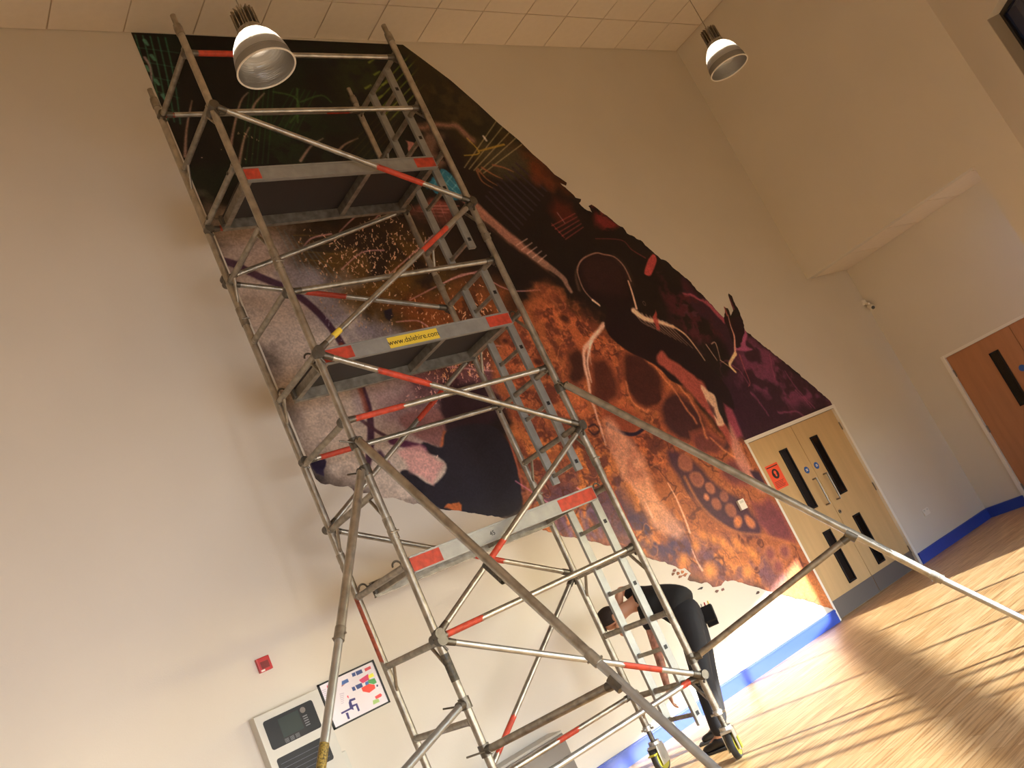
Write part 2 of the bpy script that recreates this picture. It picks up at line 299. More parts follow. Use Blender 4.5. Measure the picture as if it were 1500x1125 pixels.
# ------------------------------------------------------------ printed art
ART = [
('F',(24,17,16)),
('P',[(-5.017,7.681),(-1.926,7.637),(-1.965,6.797),(-2.84,5.55),(-4.172,5.459),(-5.045,5.628)],(19,18,16),1,0.2,0.1),
('N',[(-5.017,7.681),(-1.926,7.637),(-1.965,6.797),(-2.84,5.55),(-4.172,5.459),(-5.045,5.628)],(22,30,20),0.7,0.5,0.6,0.15,0.08,1),
('N',[(-3.056,7.42),(-2.017,7.446),(-2.409,6.627),(-3.192,6.732)],(38,42,20),0.8,0.35,0.5,0.15,0.08,2),
('N',[(-4.183,6.833),(-3.312,6.819),(-3.723,6.026),(-4.404,6.074)],(28,44,26),0.6,0.12,0.55,0.15,0.08,3),
('S',[(-4.967,7.59),(-5.022,7.107),(-5.079,6.7)],(62,120,90),(0.012,0.012),0.75,0.008,0.0),
('S',[(-4.901,7.585),(-4.961,7.108),(-5.032,6.676)],(62,120,90),(0.012,0.012),0.75,0.008,0.0),
('S',[(-4.835,7.58),(-4.899,7.108),(-4.985,6.653)],(62,120,90),(0.012,0.012),0.75,0.008,0.0),
('S',[(-4.767,7.574),(-4.837,7.108),(-4.938,6.629)],(62,120,90),(0.012,0.012),0.75,0.008,0.0),
('S',[(-4.699,7.569),(-4.774,7.108),(-4.891,6.605)],(62,120,90),(0.012,0.012),0.75,0.008,0.0),
('S',[(-5.001,7.45),(-4.63,7.398)],(60,110,85),(0.008,0.008),0.6,0.008,0.0),
('S',[(-5.02,7.297),(-4.69,7.225)],(60,110,85),(0.008,0.008),0.6,0.008,0.0),
('S',[(-5.04,7.145),(-4.748,7.055)],(60,110,85),(0.008,0.008),0.6,0.008,0.0),
('S',[(-5.059,6.995),(-4.806,6.888)],(60,110,85),(0.008,0.008),0.6,0.008,0.0),
('S',[(-5.078,6.847),(-4.863,6.724)],(60,110,85),(0.008,0.008),0.6,0.008,0.0),
('S',[(-4.901,7.53),(-4.891,7.484)],(80,130,105),(0.04,0.03),0.8,0.008,0.0),
('S',[(-4.895,7.36),(-4.886,7.314)],(80,130,105),(0.04,0.03),0.8,0.008,0.0),
('S',[(-4.985,7.236),(-4.976,7.191)],(80,130,105),(0.04,0.03),0.8,0.008,0.0),
('S',[(-4.95,7.085),(-4.94,7.04)],(80,130,105),(0.04,0.03),0.8,0.008,0.0),
('S',[(-4.944,6.919),(-4.935,6.874)],(80,130,105),(0.04,0.03),0.8,0.008,0.0),
('S',[(-4.075,7.007),(-4.493,6.155)],(45,85,45),(0.008,0.008),0.6,0.008,0.0),
('S',[(-4.026,7.006),(-4.441,6.151)],(45,85,45),(0.008,0.008),0.6,0.008,0.0),
('S',[(-3.977,7.006),(-4.389,6.148)],(45,85,45),(0.008,0.008),0.6,0.008,0.0),
('S',[(-3.927,7.006),(-4.337,6.145)],(45,85,45),(0.008,0.008),0.6,0.008,0.0),
('S',[(-3.877,7.006),(-4.284,6.141)],(45,85,45),(0.008,0.008),0.6,0.008,0.0),
('S',[(-3.827,7.006),(-4.231,6.138)],(45,85,45),(0.008,0.008),0.6,0.008,0.0),
('S',[(-3.621,6.989),(-4.063,6.515)],(42,80,42),(0.008,0.008),0.6,0.008,0.0),
('S',[(-3.565,6.98),(-4.009,6.489)],(42,80,42),(0.008,0.008),0.6,0.008,0.0),
('S',[(-3.508,6.971),(-3.956,6.463)],(42,80,42),(0.008,0.008),0.6,0.008,0.0),
('S',[(-3.451,6.963),(-3.902,6.437)],(42,80,42),(0.008,0.008),0.6,0.008,0.0),
('S',[(-3.394,6.954),(-3.848,6.411)],(42,80,42),(0.008,0.008),0.6,0.008,0.0),
('S',[(-3.856,6.949),(-3.661,6.89),(-3.662,6.743),(-3.821,6.585)],(70,100,50),(0.02,0.02),0.6,0.008,0.0),
('S',[(-3.614,6.824),(-3.353,6.903),(-3.273,6.818)],(70,100,50),(0.02,0.02),0.6,0.008,0.0),
('S',[(-3.584,6.988),(-3.742,6.583)],(70,100,50),(0.02,0.02),0.6,0.008,0.0),
('S',[(-4.965,7.336),(-4.953,7.221),(-5.023,6.958)],(150,130,130),(0.03,0.012),0.8,0.008,0.0),
('S',[(-4.697,6.856),(-4.856,6.545),(-4.969,6.258)],(150,120,105),(0.012,0.03),0.8,0.008,0.0),
('S',[(-4.12,6.943),(-4.237,6.833),(-4.419,6.528),(-4.514,6.343)],(150,120,105),(0.012,0.03),0.8,0.008,0.0),
('S',[(-3.955,6.934),(-4.08,6.831),(-4.144,6.753)],(150,120,105),(0.012,0.03),0.8,0.008,0.0),
('S',[(-4.258,6.545),(-4.363,6.411),(-4.505,6.156)],(150,120,105),(0.012,0.03),0.8,0.008,0.0),
('S',[(-3.547,6.389),(-3.718,6.302),(-3.891,6.146)],(150,120,105),(0.012,0.03),0.8,0.008,0.0),
('S',[(-3.16,6.372),(-3.338,6.306),(-3.48,6.209)],(150,120,105),(0.012,0.03),0.8,0.008,0.0),
('S',[(-1.981,7.465),(-2.883,6.795)],(120,130,45),(0.012,0.012),0.8,0.008,0.0),
('S',[(-1.929,7.401),(-2.832,6.742)],(120,130,45),(0.012,0.012),0.8,0.008,0.0),
('S',[(-1.877,7.336),(-2.781,6.689)],(120,130,45),(0.012,0.012),0.8,0.008,0.0),
('S',[(-1.825,7.271),(-2.73,6.636)],(120,130,45),(0.012,0.012),0.8,0.008,0.0),
('S',[(-1.772,7.205),(-2.679,6.582)],(120,130,45),(0.012,0.012),0.8,0.008,0.0),
('S',[(-2.603,7.323),(-2.514,7.37)],(120,130,52),(0.028,0.018),0.75,0.008,0.0),
('S',[(-2.608,7.162),(-2.519,7.207)],(120,130,52),(0.028,0.018),0.75,0.008,0.0),
('S',[(-2.567,7.028),(-2.477,7.073)],(120,130,52),(0.028,0.018),0.75,0.008,0.0),
('S',[(-2.797,6.985),(-2.711,7.029)],(120,130,52),(0.028,0.018),0.75,0.008,0.0),
('S',[(-2.715,6.853),(-2.628,6.896)],(120,130,52),(0.028,0.018),0.75,0.008,0.0),
('S',[(-2.727,6.679),(-3.475,6.168)],(62,48,28),(0.008,0.008),0.7,0.008,0.0),
('S',[(-2.685,6.643),(-3.432,6.125)],(62,48,28),(0.008,0.008),0.7,0.008,0.0),
('S',[(-2.642,6.607),(-3.39,6.082)],(62,48,28),(0.008,0.008),0.7,0.008,0.0),
('S',[(-2.599,6.571),(-3.347,6.039)],(62,48,28),(0.008,0.008),0.7,0.008,0.0),
('S',[(-2.556,6.535),(-3.304,5.996)],(62,48,28),(0.008,0.008),0.7,0.008,0.0),
('S',[(-2.513,6.499),(-3.261,5.952)],(62,48,28),(0.008,0.008),0.7,0.008,0.0),
('P',[(-2.0,7.559),(-1.41,6.76),(-1.01,6.188),(-0.902,5.824),(-1.683,5.88),(-2.007,6.346),(-2.105,7.073)],(50,40,22),1,0.12,0.1),
('N',[(-2.0,7.559),(-1.41,6.76),(-1.01,6.188),(-1.636,5.966),(-2.099,6.529)],(30,26,14),0.9,0.3,0.5,0.15,0.08,5),
('N',[(-1.275,6.174),(-0.823,5.96),(-0.752,5.531),(-1.253,5.757)],(95,42,22),0.9,0.3,0.4,0.15,0.08,6),
('P',[(-1.707,6.197),(-1.201,6.217),(-1.153,5.935),(-1.504,5.759),(-1.799,5.933)],(62,56,42),0.8,0.08,0.05),
('S',[(-2.371,6.485),(-2.108,6.511),(-1.88,6.449),(-1.754,6.29)],(125,88,72),(0.07,0.1),0.9,0.03,0.03),
('P',[(-2.301,6.447),(-2.097,6.386),(-2.292,6.14),(-2.225,6.005),(-2.396,5.931),(-2.481,6.151)],(105,78,66),0.9,0.04,0.03),
('P',[(-2.606,6.321),(-2.479,6.263),(-2.676,6.103)],(150,100,92),0.95,0.01,0.03),
('S',[(-2.03,5.94),(-1.248,6.539)],(165,145,100),(0.01,0.01),0.85,0.008,0.0),
('S',[(-1.976,5.918),(-1.204,6.452)],(165,145,100),(0.01,0.01),0.85,0.008,0.0),
('S',[(-1.922,5.897),(-1.159,6.365)],(165,145,100),(0.01,0.01),0.85,0.008,0.0),
('S',[(-1.867,5.875),(-1.115,6.279)],(165,145,100),(0.01,0.01),0.85,0.008,0.0),
('S',[(-1.812,5.854),(-1.07,6.192)],(165,145,100),(0.01,0.01),0.85,0.008,0.0),
('S',[(-1.74,6.135),(-1.329,6.205)],(150,120,50),(0.02,0.03),0.9,0.008,0.0),
('S',[(-1.801,6.31),(-1.73,6.116),(-1.95,6.093)],(165,135,55),(0.015,0.015),0.9,0.008,0.0),
('S',[(-1.561,6.326),(-1.551,6.271)],(190,180,165),(0.03,0.03),0.9,0.008,0.0),
('S',[(-1.858,5.91),(-1.812,5.783),(-1.71,5.686)],(130,82,55),(0.03,0.012),0.85,0.008,0.0),
('S',[(-1.794,5.923),(-1.692,5.827),(-1.598,5.766)],(130,82,55),(0.03,0.012),0.85,0.008,0.0),
('S',[(-1.627,5.948),(-1.494,5.903),(-1.389,5.841)],(130,82,55),(0.03,0.012),0.85,0.008,0.0),
('S',[(-1.885,5.894),(-1.884,5.753),(-1.784,5.657)],(130,82,55),(0.03,0.012),0.85,0.008,0.0),
('S',[(-1.928,5.565),(-1.708,5.126)],(46,35,42),(0.03,0.03),0.9,0.008,0.0),
('S',[(-1.852,5.61),(-1.63,5.177)],(46,35,42),(0.03,0.03),0.9,0.008,0.0),
('S',[(-1.774,5.656),(-1.551,5.23)],(46,35,42),(0.03,0.03),0.9,0.008,0.0),
('S',[(-1.696,5.703),(-1.472,5.283)],(46,35,42),(0.03,0.03),0.9,0.008,0.0),
('S',[(-1.617,5.75),(-1.391,5.336)],(46,35,42),(0.03,0.03),0.9,0.008,0.0),
('S',[(-1.537,5.797),(-1.309,5.391)],(46,35,42),(0.03,0.03),0.9,0.008,0.0),
('S',[(-1.456,5.845),(-1.226,5.446)],(46,35,42),(0.03,0.03),0.9,0.008,0.0),
('S',[(-1.374,5.894),(-1.142,5.502)],(46,35,42),(0.03,0.03),0.9,0.008,0.0),
('S',[(-1.291,5.944),(-1.057,5.558)],(46,35,42),(0.03,0.03),0.9,0.008,0.0),
('E',(-1.125,5.729),0.0588,0.0686,0,(80,36,24),0.9,0.05,(105,55,35),0.02),
('E',(-0.966,5.624),0.0588,0.0686,0,(80,36,24),0.9,0.05,(105,55,35),0.02),
('P',[(-0.988,5.46),(-0.776,5.347),(-0.82,5.149),(-1.092,5.107),(-1.159,5.276)],(72,26,20),0.9,0.06,0.03),
('S',[(-1.233,5.114),(-0.804,5.23)],(150,62,58),(0.012,0.01),0.8,0.008,0.0),
('S',[(-1.209,5.067),(-0.799,5.184)],(150,62,58),(0.012,0.01),0.8,0.008,0.0),
('S',[(-1.185,5.02),(-0.795,5.137)],(150,62,58),(0.012,0.01),0.8,0.008,0.0),
('S',[(-1.162,4.972),(-0.791,5.091)],(150,62,58),(0.012,0.01),0.8,0.008,0.0),
('S',[(-1.138,4.925),(-0.786,5.045)],(150,62,58),(0.012,0.01),0.8,0.008,0.0),
('S',[(-1.219,5.139),(-1.142,4.952)],(150,62,58),(0.012,0.012),0.8,0.008,0.0),
('S',[(-1.06,5.266),(-1.027,5.127)],(150,110,110),(0.014,0.01),0.8,0.008,0.0),
('P',[(-2.635,5.763),(-2.345,5.944),(-2.24,5.851),(-2.194,5.692),(-2.21,5.556),(-2.372,5.555),(-2.517,5.652),(-2.585,5.725)],(38,98,122),1,0.01,0.03),
('S',[(-2.57,5.791),(-2.398,5.574)],(105,150,160),(0.009,0.009),0.9,0.008,0.0),
('S',[(-2.482,5.81),(-2.339,5.602)],(105,150,160),(0.009,0.009),0.9,0.008,0.0),
('S',[(-2.394,5.828),(-2.28,5.631)],(105,150,160),(0.009,0.009),0.9,0.008,0.0),
('S',[(-2.305,5.847),(-2.22,5.66)],(105,150,160),(0.009,0.009),0.9,0.008,0.0),
('S',[(-2.214,5.866),(-2.159,5.689)],(105,150,160),(0.009,0.009),0.9,0.008,0.0),
('S',[(-2.593,5.709),(-2.319,5.908)],(105,150,160),(0.008,0.008),0.8,0.008,0.0),
('S',[(-2.459,5.698),(-2.24,5.851)],(105,150,160),(0.008,0.008),0.8,0.008,0.0),
('S',[(-2.323,5.686),(-2.161,5.793)],(105,150,160),(0.008,0.008),0.8,0.008,0.0),
('P',[(-3.102,5.464),(-2.64,5.614),(-2.388,5.506),(-2.55,5.274),(-2.87,5.23),(-3.029,5.329)],(120,62,55),0.85,0.03,0.03),
('S',[(-3.063,5.428),(-2.682,5.354)],(175,110,100),(0.009,0.009),0.85,0.008,0.0),
('S',[(-2.971,5.45),(-2.598,5.386)],(175,110,100),(0.009,0.009),0.85,0.008,0.0),
('S',[(-2.877,5.473),(-2.512,5.418)],(175,110,100),(0.009,0.009),0.85,0.008,0.0),
('S',[(-2.782,5.496),(-2.425,5.451)],(175,110,100),(0.009,0.009),0.85,0.008,0.0),
('S',[(-2.686,5.519),(-2.337,5.484)],(175,110,100),(0.009,0.009),0.85,0.008,0.0),
('S',[(-2.903,5.557),(-2.875,5.271)],(175,110,100),(0.008,0.008),0.7,0.008,0.0),
('S',[(-2.792,5.546),(-2.78,5.26)],(175,110,100),(0.008,0.008),0.7,0.008,0.0),
('S',[(-2.679,5.535),(-2.684,5.248)],(175,110,100),(0.008,0.008),0.7,0.008,0.0),
('S',[(-2.564,5.523),(-2.586,5.237)],(175,110,100),(0.008,0.008),0.7,0.008,0.0),
('P',[(-4.204,5.551),(-2.919,5.558),(-2.332,4.673),(-2.197,4.087),(-2.728,3.616),(-3.512,3.685),(-3.872,4.187),(-4.196,4.741),(-4.359,5.336)],(34,23,17),1,0.12,0.1),
('N',[(-4.838,5.606),(-3.971,5.436),(-3.524,3.972),(-4.046,3.808),(-4.598,4.739)],(46,38,30),0.9,0.4,0.35,0.15,0.08,21),
('N',[(-4.238,5.467),(-3.029,5.329),(-2.613,4.478),(-3.383,3.943),(-4.123,4.587)],(78,54,24),0.85,0.4,0.52,0.15,0.08,7),
('P',[(-3.766,4.742),(-3.28,4.969),(-3.125,4.793),(-3.375,4.604),(-3.69,4.583)],(98,66,26),0.8,0.08,0.06),
('P',[(-3.69,4.583),(-3.228,4.58),(-3.217,4.277),(-3.505,4.331)],(88,46,24),0.8,0.1,0.06),
('P',[(-3.457,4.432),(-2.617,4.636),(-2.286,4.423),(-2.597,3.777),(-3.105,3.7),(-3.6,4.132)],(128,70,38),0.85,0.12,0.08),
('N',[(-3.457,4.432),(-2.617,4.636),(-2.244,4.416),(-2.597,3.777),(-3.448,3.813)],(70,38,24),0.9,0.15,0.5,0.15,0.08,8),
('P',[(-5.022,5.556),(-4.445,5.454),(-4.368,4.98),(-3.991,4.564),(-3.865,4.044),(-3.543,3.622),(-3.69,3.175),(-3.603,2.746),(-3.517,2.322),(-4.299,2.669),(-4.993,3.129),(-5.007,4.03),(-5.068,4.819)],(166,150,136),1,0.22,0.12),
('P',[(-5.01,5.59),(-4.303,5.474),(-4.431,4.99),(-4.788,4.907),(-5.032,5.08)],(128,108,98),0.8,0.25,0.1),
('N',[(-5.022,5.556),(-4.445,5.454),(-4.368,4.98),(-3.991,4.564),(-3.636,3.435),(-4.286,2.696),(-4.993,3.129)],(146,130,118),0.5,0.9,0.5,0.15,0.12,9),
('N',[(-4.441,5.132),(-3.932,4.697),(-3.669,4.146),(-3.931,4.058),(-4.502,4.654)],(112,104,112),0.7,0.3,0.45,0.15,0.08,22),
('S',[(-4.406,5.486),(-4.368,4.98)],(85,98,104),(0.01,0.01),0.5,0.008,0.0),
('S',[(-4.351,5.422),(-4.297,4.955)],(85,98,104),(0.01,0.01),0.5,0.008,0.0),
('S',[(-4.296,5.357),(-4.226,4.93)],(85,98,104),(0.01,0.01),0.5,0.008,0.0),
('S',[(-4.241,5.292),(-4.154,4.905)],(85,98,104),(0.01,0.01),0.5,0.008,0.0),
('S',[(-4.185,5.227),(-4.081,4.879)],(85,98,104),(0.01,0.01),0.5,0.008,0.0),
('S',[(-4.129,5.161),(-4.007,4.853)],(85,98,104),(0.01,0.01),0.5,0.008,0.0),
('S',[(-4.28,5.362),(-3.811,5.305)],(120,92,40),(0.01,0.008),0.5,0.008,0.0),
('S',[(-4.262,5.273),(-3.854,5.206)],(120,92,40),(0.01,0.008),0.5,0.008,0.0),
('S',[(-4.244,5.184),(-3.897,5.107)],(120,92,40),(0.01,0.008),0.5,0.008,0.0),
('S',[(-4.226,5.095),(-3.939,5.01)],(120,92,40),(0.01,0.008),0.5,0.008,0.0),
('P',[(-4.17,3.769),(-3.649,3.716),(-3.289,3.348),(-3.622,3.157),(-4.044,3.204),(-4.212,3.447)],(110,82,88),0.75,0.2,0.08),
('P',[(-3.761,3.952),(-2.791,3.818),(-2.781,3.442),(-3.218,3.33),(-3.843,3.623)],(96,62,68),0.9,0.12,0.08),
('N',[(-3.761,3.952),(-2.791,3.818),(-2.817,3.377),(-3.636,3.435)],(55,34,40),0.9,0.2,0.5,0.15,0.08,23),
('S',[(-5.003,5.191),(-4.916,5.144),(-4.847,5.08),(-4.728,4.979),(-4.583,4.874),(-4.445,4.713),(-4.35,4.537),(-4.292,4.353),(-4.263,4.183),(-4.245,3.989),(-4.264,3.791),(-4.283,3.597),(-4.37,3.358),(-4.502,3.139),(-4.698,2.936)],(54,32,46),(0.075,0.06),0.95,0.01,0.0),
('S',[(-4.276,4.233),(-4.281,3.862),(-4.307,3.603)],(120,52,32),(0.04,0.05),0.8,0.012,0.0),
('S',[(-4.545,3.088),(-4.698,2.936)],(130,60,42),(0.06,0.05),0.9,0.01,0.0),
('P',[(-4.974,3.262),(-4.869,3.306),(-4.847,3.238),(-4.942,3.132),(-4.988,3.169)],(34,26,44),1,0.008,0.03),
('S',[(-4.396,3.527),(-4.294,3.389),(-4.151,3.247)],(60,36,44),(0.035,0.03),0.9,0.008,0.0),
('E',(-4.348,3.679),0.0441,0.1176,-20,(140,126,124),0.5,0.04,(100,82,88),0.02),
('P',[(-3.717,4.493),(-3.632,4.515),(-3.648,4.416),(-3.722,4.386)],(28,24,34),1,0.01,0.03),
('D',[(-3.903,5.428),(-2.956,5.481),(-2.9,4.916),(-3.659,4.651),(-4.176,4.951)],(190,150,120),900,0.035,1,0.9),
('D',[(-4.201,5.389),(-3.332,5.363),(-3.262,4.51),(-3.872,4.187),(-4.287,4.686)],(170,130,95),700,0.025,2,0.7),
('D',[(-3.505,4.331),(-2.575,4.55),(-2.363,4.118),(-2.71,3.65),(-3.512,3.685)],(205,150,110),1100,0.035,3,0.9),
('D',[(-3.761,3.952),(-2.791,3.818),(-2.853,3.312),(-3.902,3.501)],(190,140,130),900,0.03,4,0.9),
('D',[(-3.059,5.095),(-2.659,4.722),(-2.613,4.478),(-3.114,4.485)],(170,135,110),120,0.03,5,0.9),
('D',[(-4.423,4.848),(-3.782,4.383),(-3.663,4.002),(-4.19,4.113)],(120,105,115),500,0.03,6,0.6),
('D',[(-4.994,6.116),(-4.879,6.18),(-4.943,5.828),(-5.038,5.767)],(190,160,140),60,0.02,7,0.9),
('D',[(-4.502,6.305),(-4.287,6.523),(-4.306,6.294),(-4.505,6.156)],(150,125,95),120,0.025,8,0.9),
('S',[(-4.286,5.182),(-4.131,5.307),(-3.908,5.332)],(195,140,140),(0.008,0.016),0.8,0.008,0.0),
('S',[(-3.816,5.343),(-3.584,5.484),(-3.405,5.543)],(195,140,140),(0.008,0.016),0.8,0.008,0.0),
('S',[(-3.479,5.38),(-3.318,5.479),(-3.256,5.528)],(195,140,140),(0.008,0.016),0.8,0.008,0.0),
('S',[(-3.963,4.955),(-3.68,5.1),(-3.442,5.091)],(195,140,140),(0.008,0.016),0.8,0.008,0.0),
('S',[(-3.596,4.789),(-3.297,4.933),(-2.751,5.216)],(195,140,140),(0.008,0.016),0.8,0.008,0.0),
('S',[(-3.408,4.535),(-2.854,4.673),(-2.489,4.713)],(195,140,140),(0.008,0.016),0.8,0.008,0.0),
('S',[(-3.044,4.626),(-2.578,4.71),(-2.223,4.453),(-1.835,4.39)],(195,140,140),(0.008,0.016),0.8,0.008,0.0),
('S',[(-3.651,4.344),(-3.434,4.318),(-3.353,4.244)],(195,140,140),(0.008,0.016),0.8,0.008,0.0),
('S',[(-3.383,3.943),(-2.89,3.951),(-2.213,3.735)],(195,140,140),(0.008,0.016),0.8,0.008,0.0),
('S',[(-3.432,3.845),(-3.161,3.749),(-2.728,3.616)],(195,140,140),(0.008,0.016),0.8,0.008,0.0),
('P',[(-2.6,3.93),(-2.073,4.307),(-1.643,4.417),(-1.547,4.343),(-1.538,4.089),(-1.387,3.936),(-1.135,3.703),(-0.768,3.263),(-0.476,2.857),(-0.313,2.267),(0.004,2.08),(-0.008,0.101),(-1.01,0.767),(-1.467,0.906),(-2.08,1.413),(-3.21,2.135),(-3.101,2.563),(-2.958,3.121),(-2.919,3.548)],(140,78,48),1,0.05,0.05),
('N',[(-2.6,3.93),(-1.643,4.417),(-0.768,3.263),(-0.704,2.702),(-1.543,2.135),(-2.137,2.758),(-2.958,3.121)],(160,84,52),0.9,0.3,0.45,0.15,0.08,10),
('N',[(-2.6,3.93),(-1.643,4.417),(-0.768,3.263),(-0.704,2.702),(-1.543,2.135),(-2.137,2.758),(-2.958,3.121)],(82,42,34),0.85,0.14,0.56,0.15,0.08,11),
('N',[(-2.916,2.967),(-2.055,2.735),(-1.629,1.71),(0.027,0.213),(-2.158,1.384),(-3.204,2.147)],(178,106,56),0.95,0.22,0.45,0.15,0.08,12),
('N',[(-2.888,3.248),(-1.803,2.668),(-1.798,1.765),(-2.593,2.022),(-3.048,2.582)],(84,46,40),0.85,0.1,0.56,0.15,0.08,13),
('N',[(-2.976,2.56),(-2.05,2.286),(-2.04,1.413),(-3.217,2.124)],(84,56,66),0.95,0.25,0.4,0.15,0.08,14),
('N',[(-2.52,2.14),(-1.629,1.71),(-0.973,0.813),(-2.06,1.385)],(58,40,62),0.95,0.22,0.5,0.15,0.08,15),
('N',[(-1.796,1.472),(-0.736,1.11),(-0.121,0.347),(-1.415,0.974)],(96,62,72),0.9,0.25,0.45,0.15,0.08,16),
('R',[(-2.6,3.93),(-1.643,4.417),(-1.135,3.703),(-0.476,2.857),(-0.313,2.267),(0.004,2.08),(-0.008,0.101),(-1.467,0.906),(-3.21,2.135),(-2.958,3.121)],(74,36,30),0.75,0.35,0.03,0.1,0.1,31),
('R',[(-2.6,3.93),(-1.643,4.417),(-1.135,3.703),(-0.476,2.857),(-0.313,2.267),(0.004,2.08),(-0.008,0.101),(-1.467,0.906),(-3.21,2.135),(-2.958,3.121)],(190,116,68),0.4,0.5,0.018,0.1,0.1,32),
('R',[(-2.6,3.93),(-1.643,4.417),(-1.135,3.703),(-0.476,2.857),(-0.313,2.267),(0.004,2.08),(-0.008,0.101),(-1.467,0.906),(-3.21,2.135),(-2.958,3.121)],(86,44,38),0.5,0.14,0.04,0.1,0.1,33),
('R',[(-2.6,3.93),(-1.643,4.417),(-0.768,3.263),(-1.803,2.668),(-2.888,3.248)],(186,108,68),0.4,0.2,0.03,0.1,0.1,34),
('R',[(-0.036,4.327),(0.949,3.368),(1.837,2.144),(-0.006,2.1),(0.13,2.845)],(112,54,74),0.55,0.4,0.03,0.1,0.1,35),
('P',[(-1.891,3.668),(-1.699,3.709),(-1.65,3.577),(-1.781,3.365),(-1.969,3.266),(-2.025,3.381)],(175,92,58),0.8,0.03,0.03),
('P',[(-1.886,3.65),(-1.713,3.687),(-1.669,3.568),(-1.787,3.378),(-1.956,3.289),(-2.006,3.392)],(52,28,24),0.95,0.05,0.03),
('P',[(-1.623,3.49),(-1.452,3.535),(-1.385,3.316),(-1.498,3.06),(-1.719,2.956),(-1.831,3.062),(-1.772,3.284)],(175,92,58),0.8,0.03,0.03),
('P',[(-1.622,3.465),(-1.469,3.505),(-1.408,3.308),(-1.51,3.078),(-1.708,2.984),(-1.81,3.079),(-1.756,3.279)],(66,32,26),0.95,0.05,0.03),
('P',[(-1.231,3.472),(-0.993,3.506),(-0.815,3.358),(-0.771,3.095),(-0.925,2.84),(-1.19,2.808),(-1.345,2.927),(-1.367,3.15)],(175,92,58),0.8,0.03,0.03),
('P',[(-1.216,3.439),(-1.002,3.469),(-0.842,3.336),(-0.802,3.099),(-0.941,2.87),(-1.179,2.841),(-1.319,2.948),(-1.339,3.149)],(54,26,24),0.95,0.05,0.03),
('P',[(-0.992,2.856),(-0.709,2.937),(-0.513,2.806),(-0.432,2.592),(-0.473,2.377),(-0.761,2.306),(-1.044,2.464),(-1.098,2.655)],(175,92,58),0.8,0.03,0.03),
('P',[(-0.969,2.833),(-0.714,2.906),(-0.537,2.788),(-0.465,2.595),(-0.501,2.402),(-0.76,2.338),(-1.016,2.479),(-1.065,2.652)],(52,26,28),0.95,0.05,0.03),
('P',[(-1.822,2.982),(-1.521,2.946),(-1.328,2.762),(-1.356,2.642),(-1.587,2.61),(-1.855,2.743)],(175,92,58),0.8,0.03,0.03),
('P',[(-1.798,2.962),(-1.527,2.929),(-1.353,2.764),(-1.378,2.656),(-1.586,2.627),(-1.828,2.747)],(118,58,40),0.95,0.05,0.03),
('S',[(-1.812,2.809),(-1.692,2.684),(-1.525,2.624),(-1.347,2.656)],(30,22,36),(0.05,0.03),1,0.008,0.0),
('S',[(-2.065,2.844),(-1.982,2.853),(-1.948,2.783),(-2.043,2.755),(-2.081,2.818)],(46,26,28),(0.02,0.02),1,0.008,0.0),
('P',[(-0.787,2.46),(-0.452,2.404),(-0.346,2.193),(-0.559,2.103),(-0.835,2.205)],(175,92,58),0.8,0.03,0.03),
('P',[(-0.768,2.441),(-0.467,2.391),(-0.372,2.201),(-0.563,2.12),(-0.811,2.212)],(88,44,42),0.95,0.05,0.03),
('P',[(-0.313,2.267),(-0.276,2.157),(-0.359,2.113),(-0.443,2.178)],(175,92,58),0.8,0.03,0.03),
('P',[(-0.317,2.258),(-0.283,2.159),(-0.358,2.119),(-0.433,2.178)],(48,26,34),0.95,0.05,0.03),
('P',[(-0.601,2.017),(-0.31,2.033),(-0.173,1.811),(-0.311,1.671),(-0.559,1.714),(-0.663,1.874)],(175,92,58),0.8,0.03,0.03),
('P',[(-0.585,2.001),(-0.323,2.015),(-0.2,1.816),(-0.323,1.689),(-0.547,1.728),(-0.64,1.872)],(86,42,46),0.95,0.05,0.03),
('P',[(-0.43,1.522),(-0.122,1.483),(-0.039,1.195),(-0.075,0.924),(-0.398,1.073),(-0.515,1.309)],(150,80,55),0.8,0.03,0.03),
('P',[(-0.414,1.495),(-0.137,1.459),(-0.062,1.201),(-0.094,0.957),(-0.385,1.09),(-0.49,1.304)],(98,48,52),0.95,0.05,0.03),
('E',(-1.687,4.009),0.0686,0.049,-30,(58,30,26),0.95,0.02,(165,88,52),0.02),
('E',(-2.56,3.923),0.04801999999999999,0.0343,-30,(58,30,26),0.95,0.02,(165,88,52),0.02),
('E',(-2.289,3.634),0.061739999999999996,0.0441,-30,(58,30,26),0.95,0.02,(165,88,52),0.02),
('E',(-2.415,3.04),0.04115999999999999,0.0294,-30,(58,30,26),0.95,0.02,(165,88,52),0.02),
('P',[(-1.221,2.353),(-0.963,2.185),(-0.779,1.813),(-0.557,1.561),(-0.472,1.256),(-0.572,1.163),(-0.79,1.267),(-1.033,1.478),(-1.207,1.819),(-1.255,2.088)],(62,34,44),1,0.03,0.02),
('E',(-1.057,2.164),0.0931,0.0784,25,(128,74,60),1,0.02,(175,105,72),0.02),
('E',(-1.013,1.962),0.0833,0.0833,25,(120,68,58),1,0.02,(175,105,72),0.02),
('E',(-0.893,1.816),0.0588,0.0588,25,(132,78,62),1,0.02,(175,105,72),0.02),
('E',(-1.007,1.741),0.0294,0.0294,25,(170,105,75),1,0.02,(175,105,72),0.02),
('E',(-0.915,1.634),0.049,0.053899999999999997,25,(130,74,58),1,0.02,(175,105,72),0.02),
('E',(-0.763,1.681),0.053899999999999997,0.0441,25,(118,68,58),1,0.02,(175,105,72),0.02),
('E',(-0.766,1.524),0.06369999999999999,0.06369999999999999,25,(126,72,56),1,0.02,(175,105,72),0.02),
('E',(-0.754,1.387),0.06369999999999999,0.0441,25,(175,102,58),1,0.02,(175,105,72),0.02),
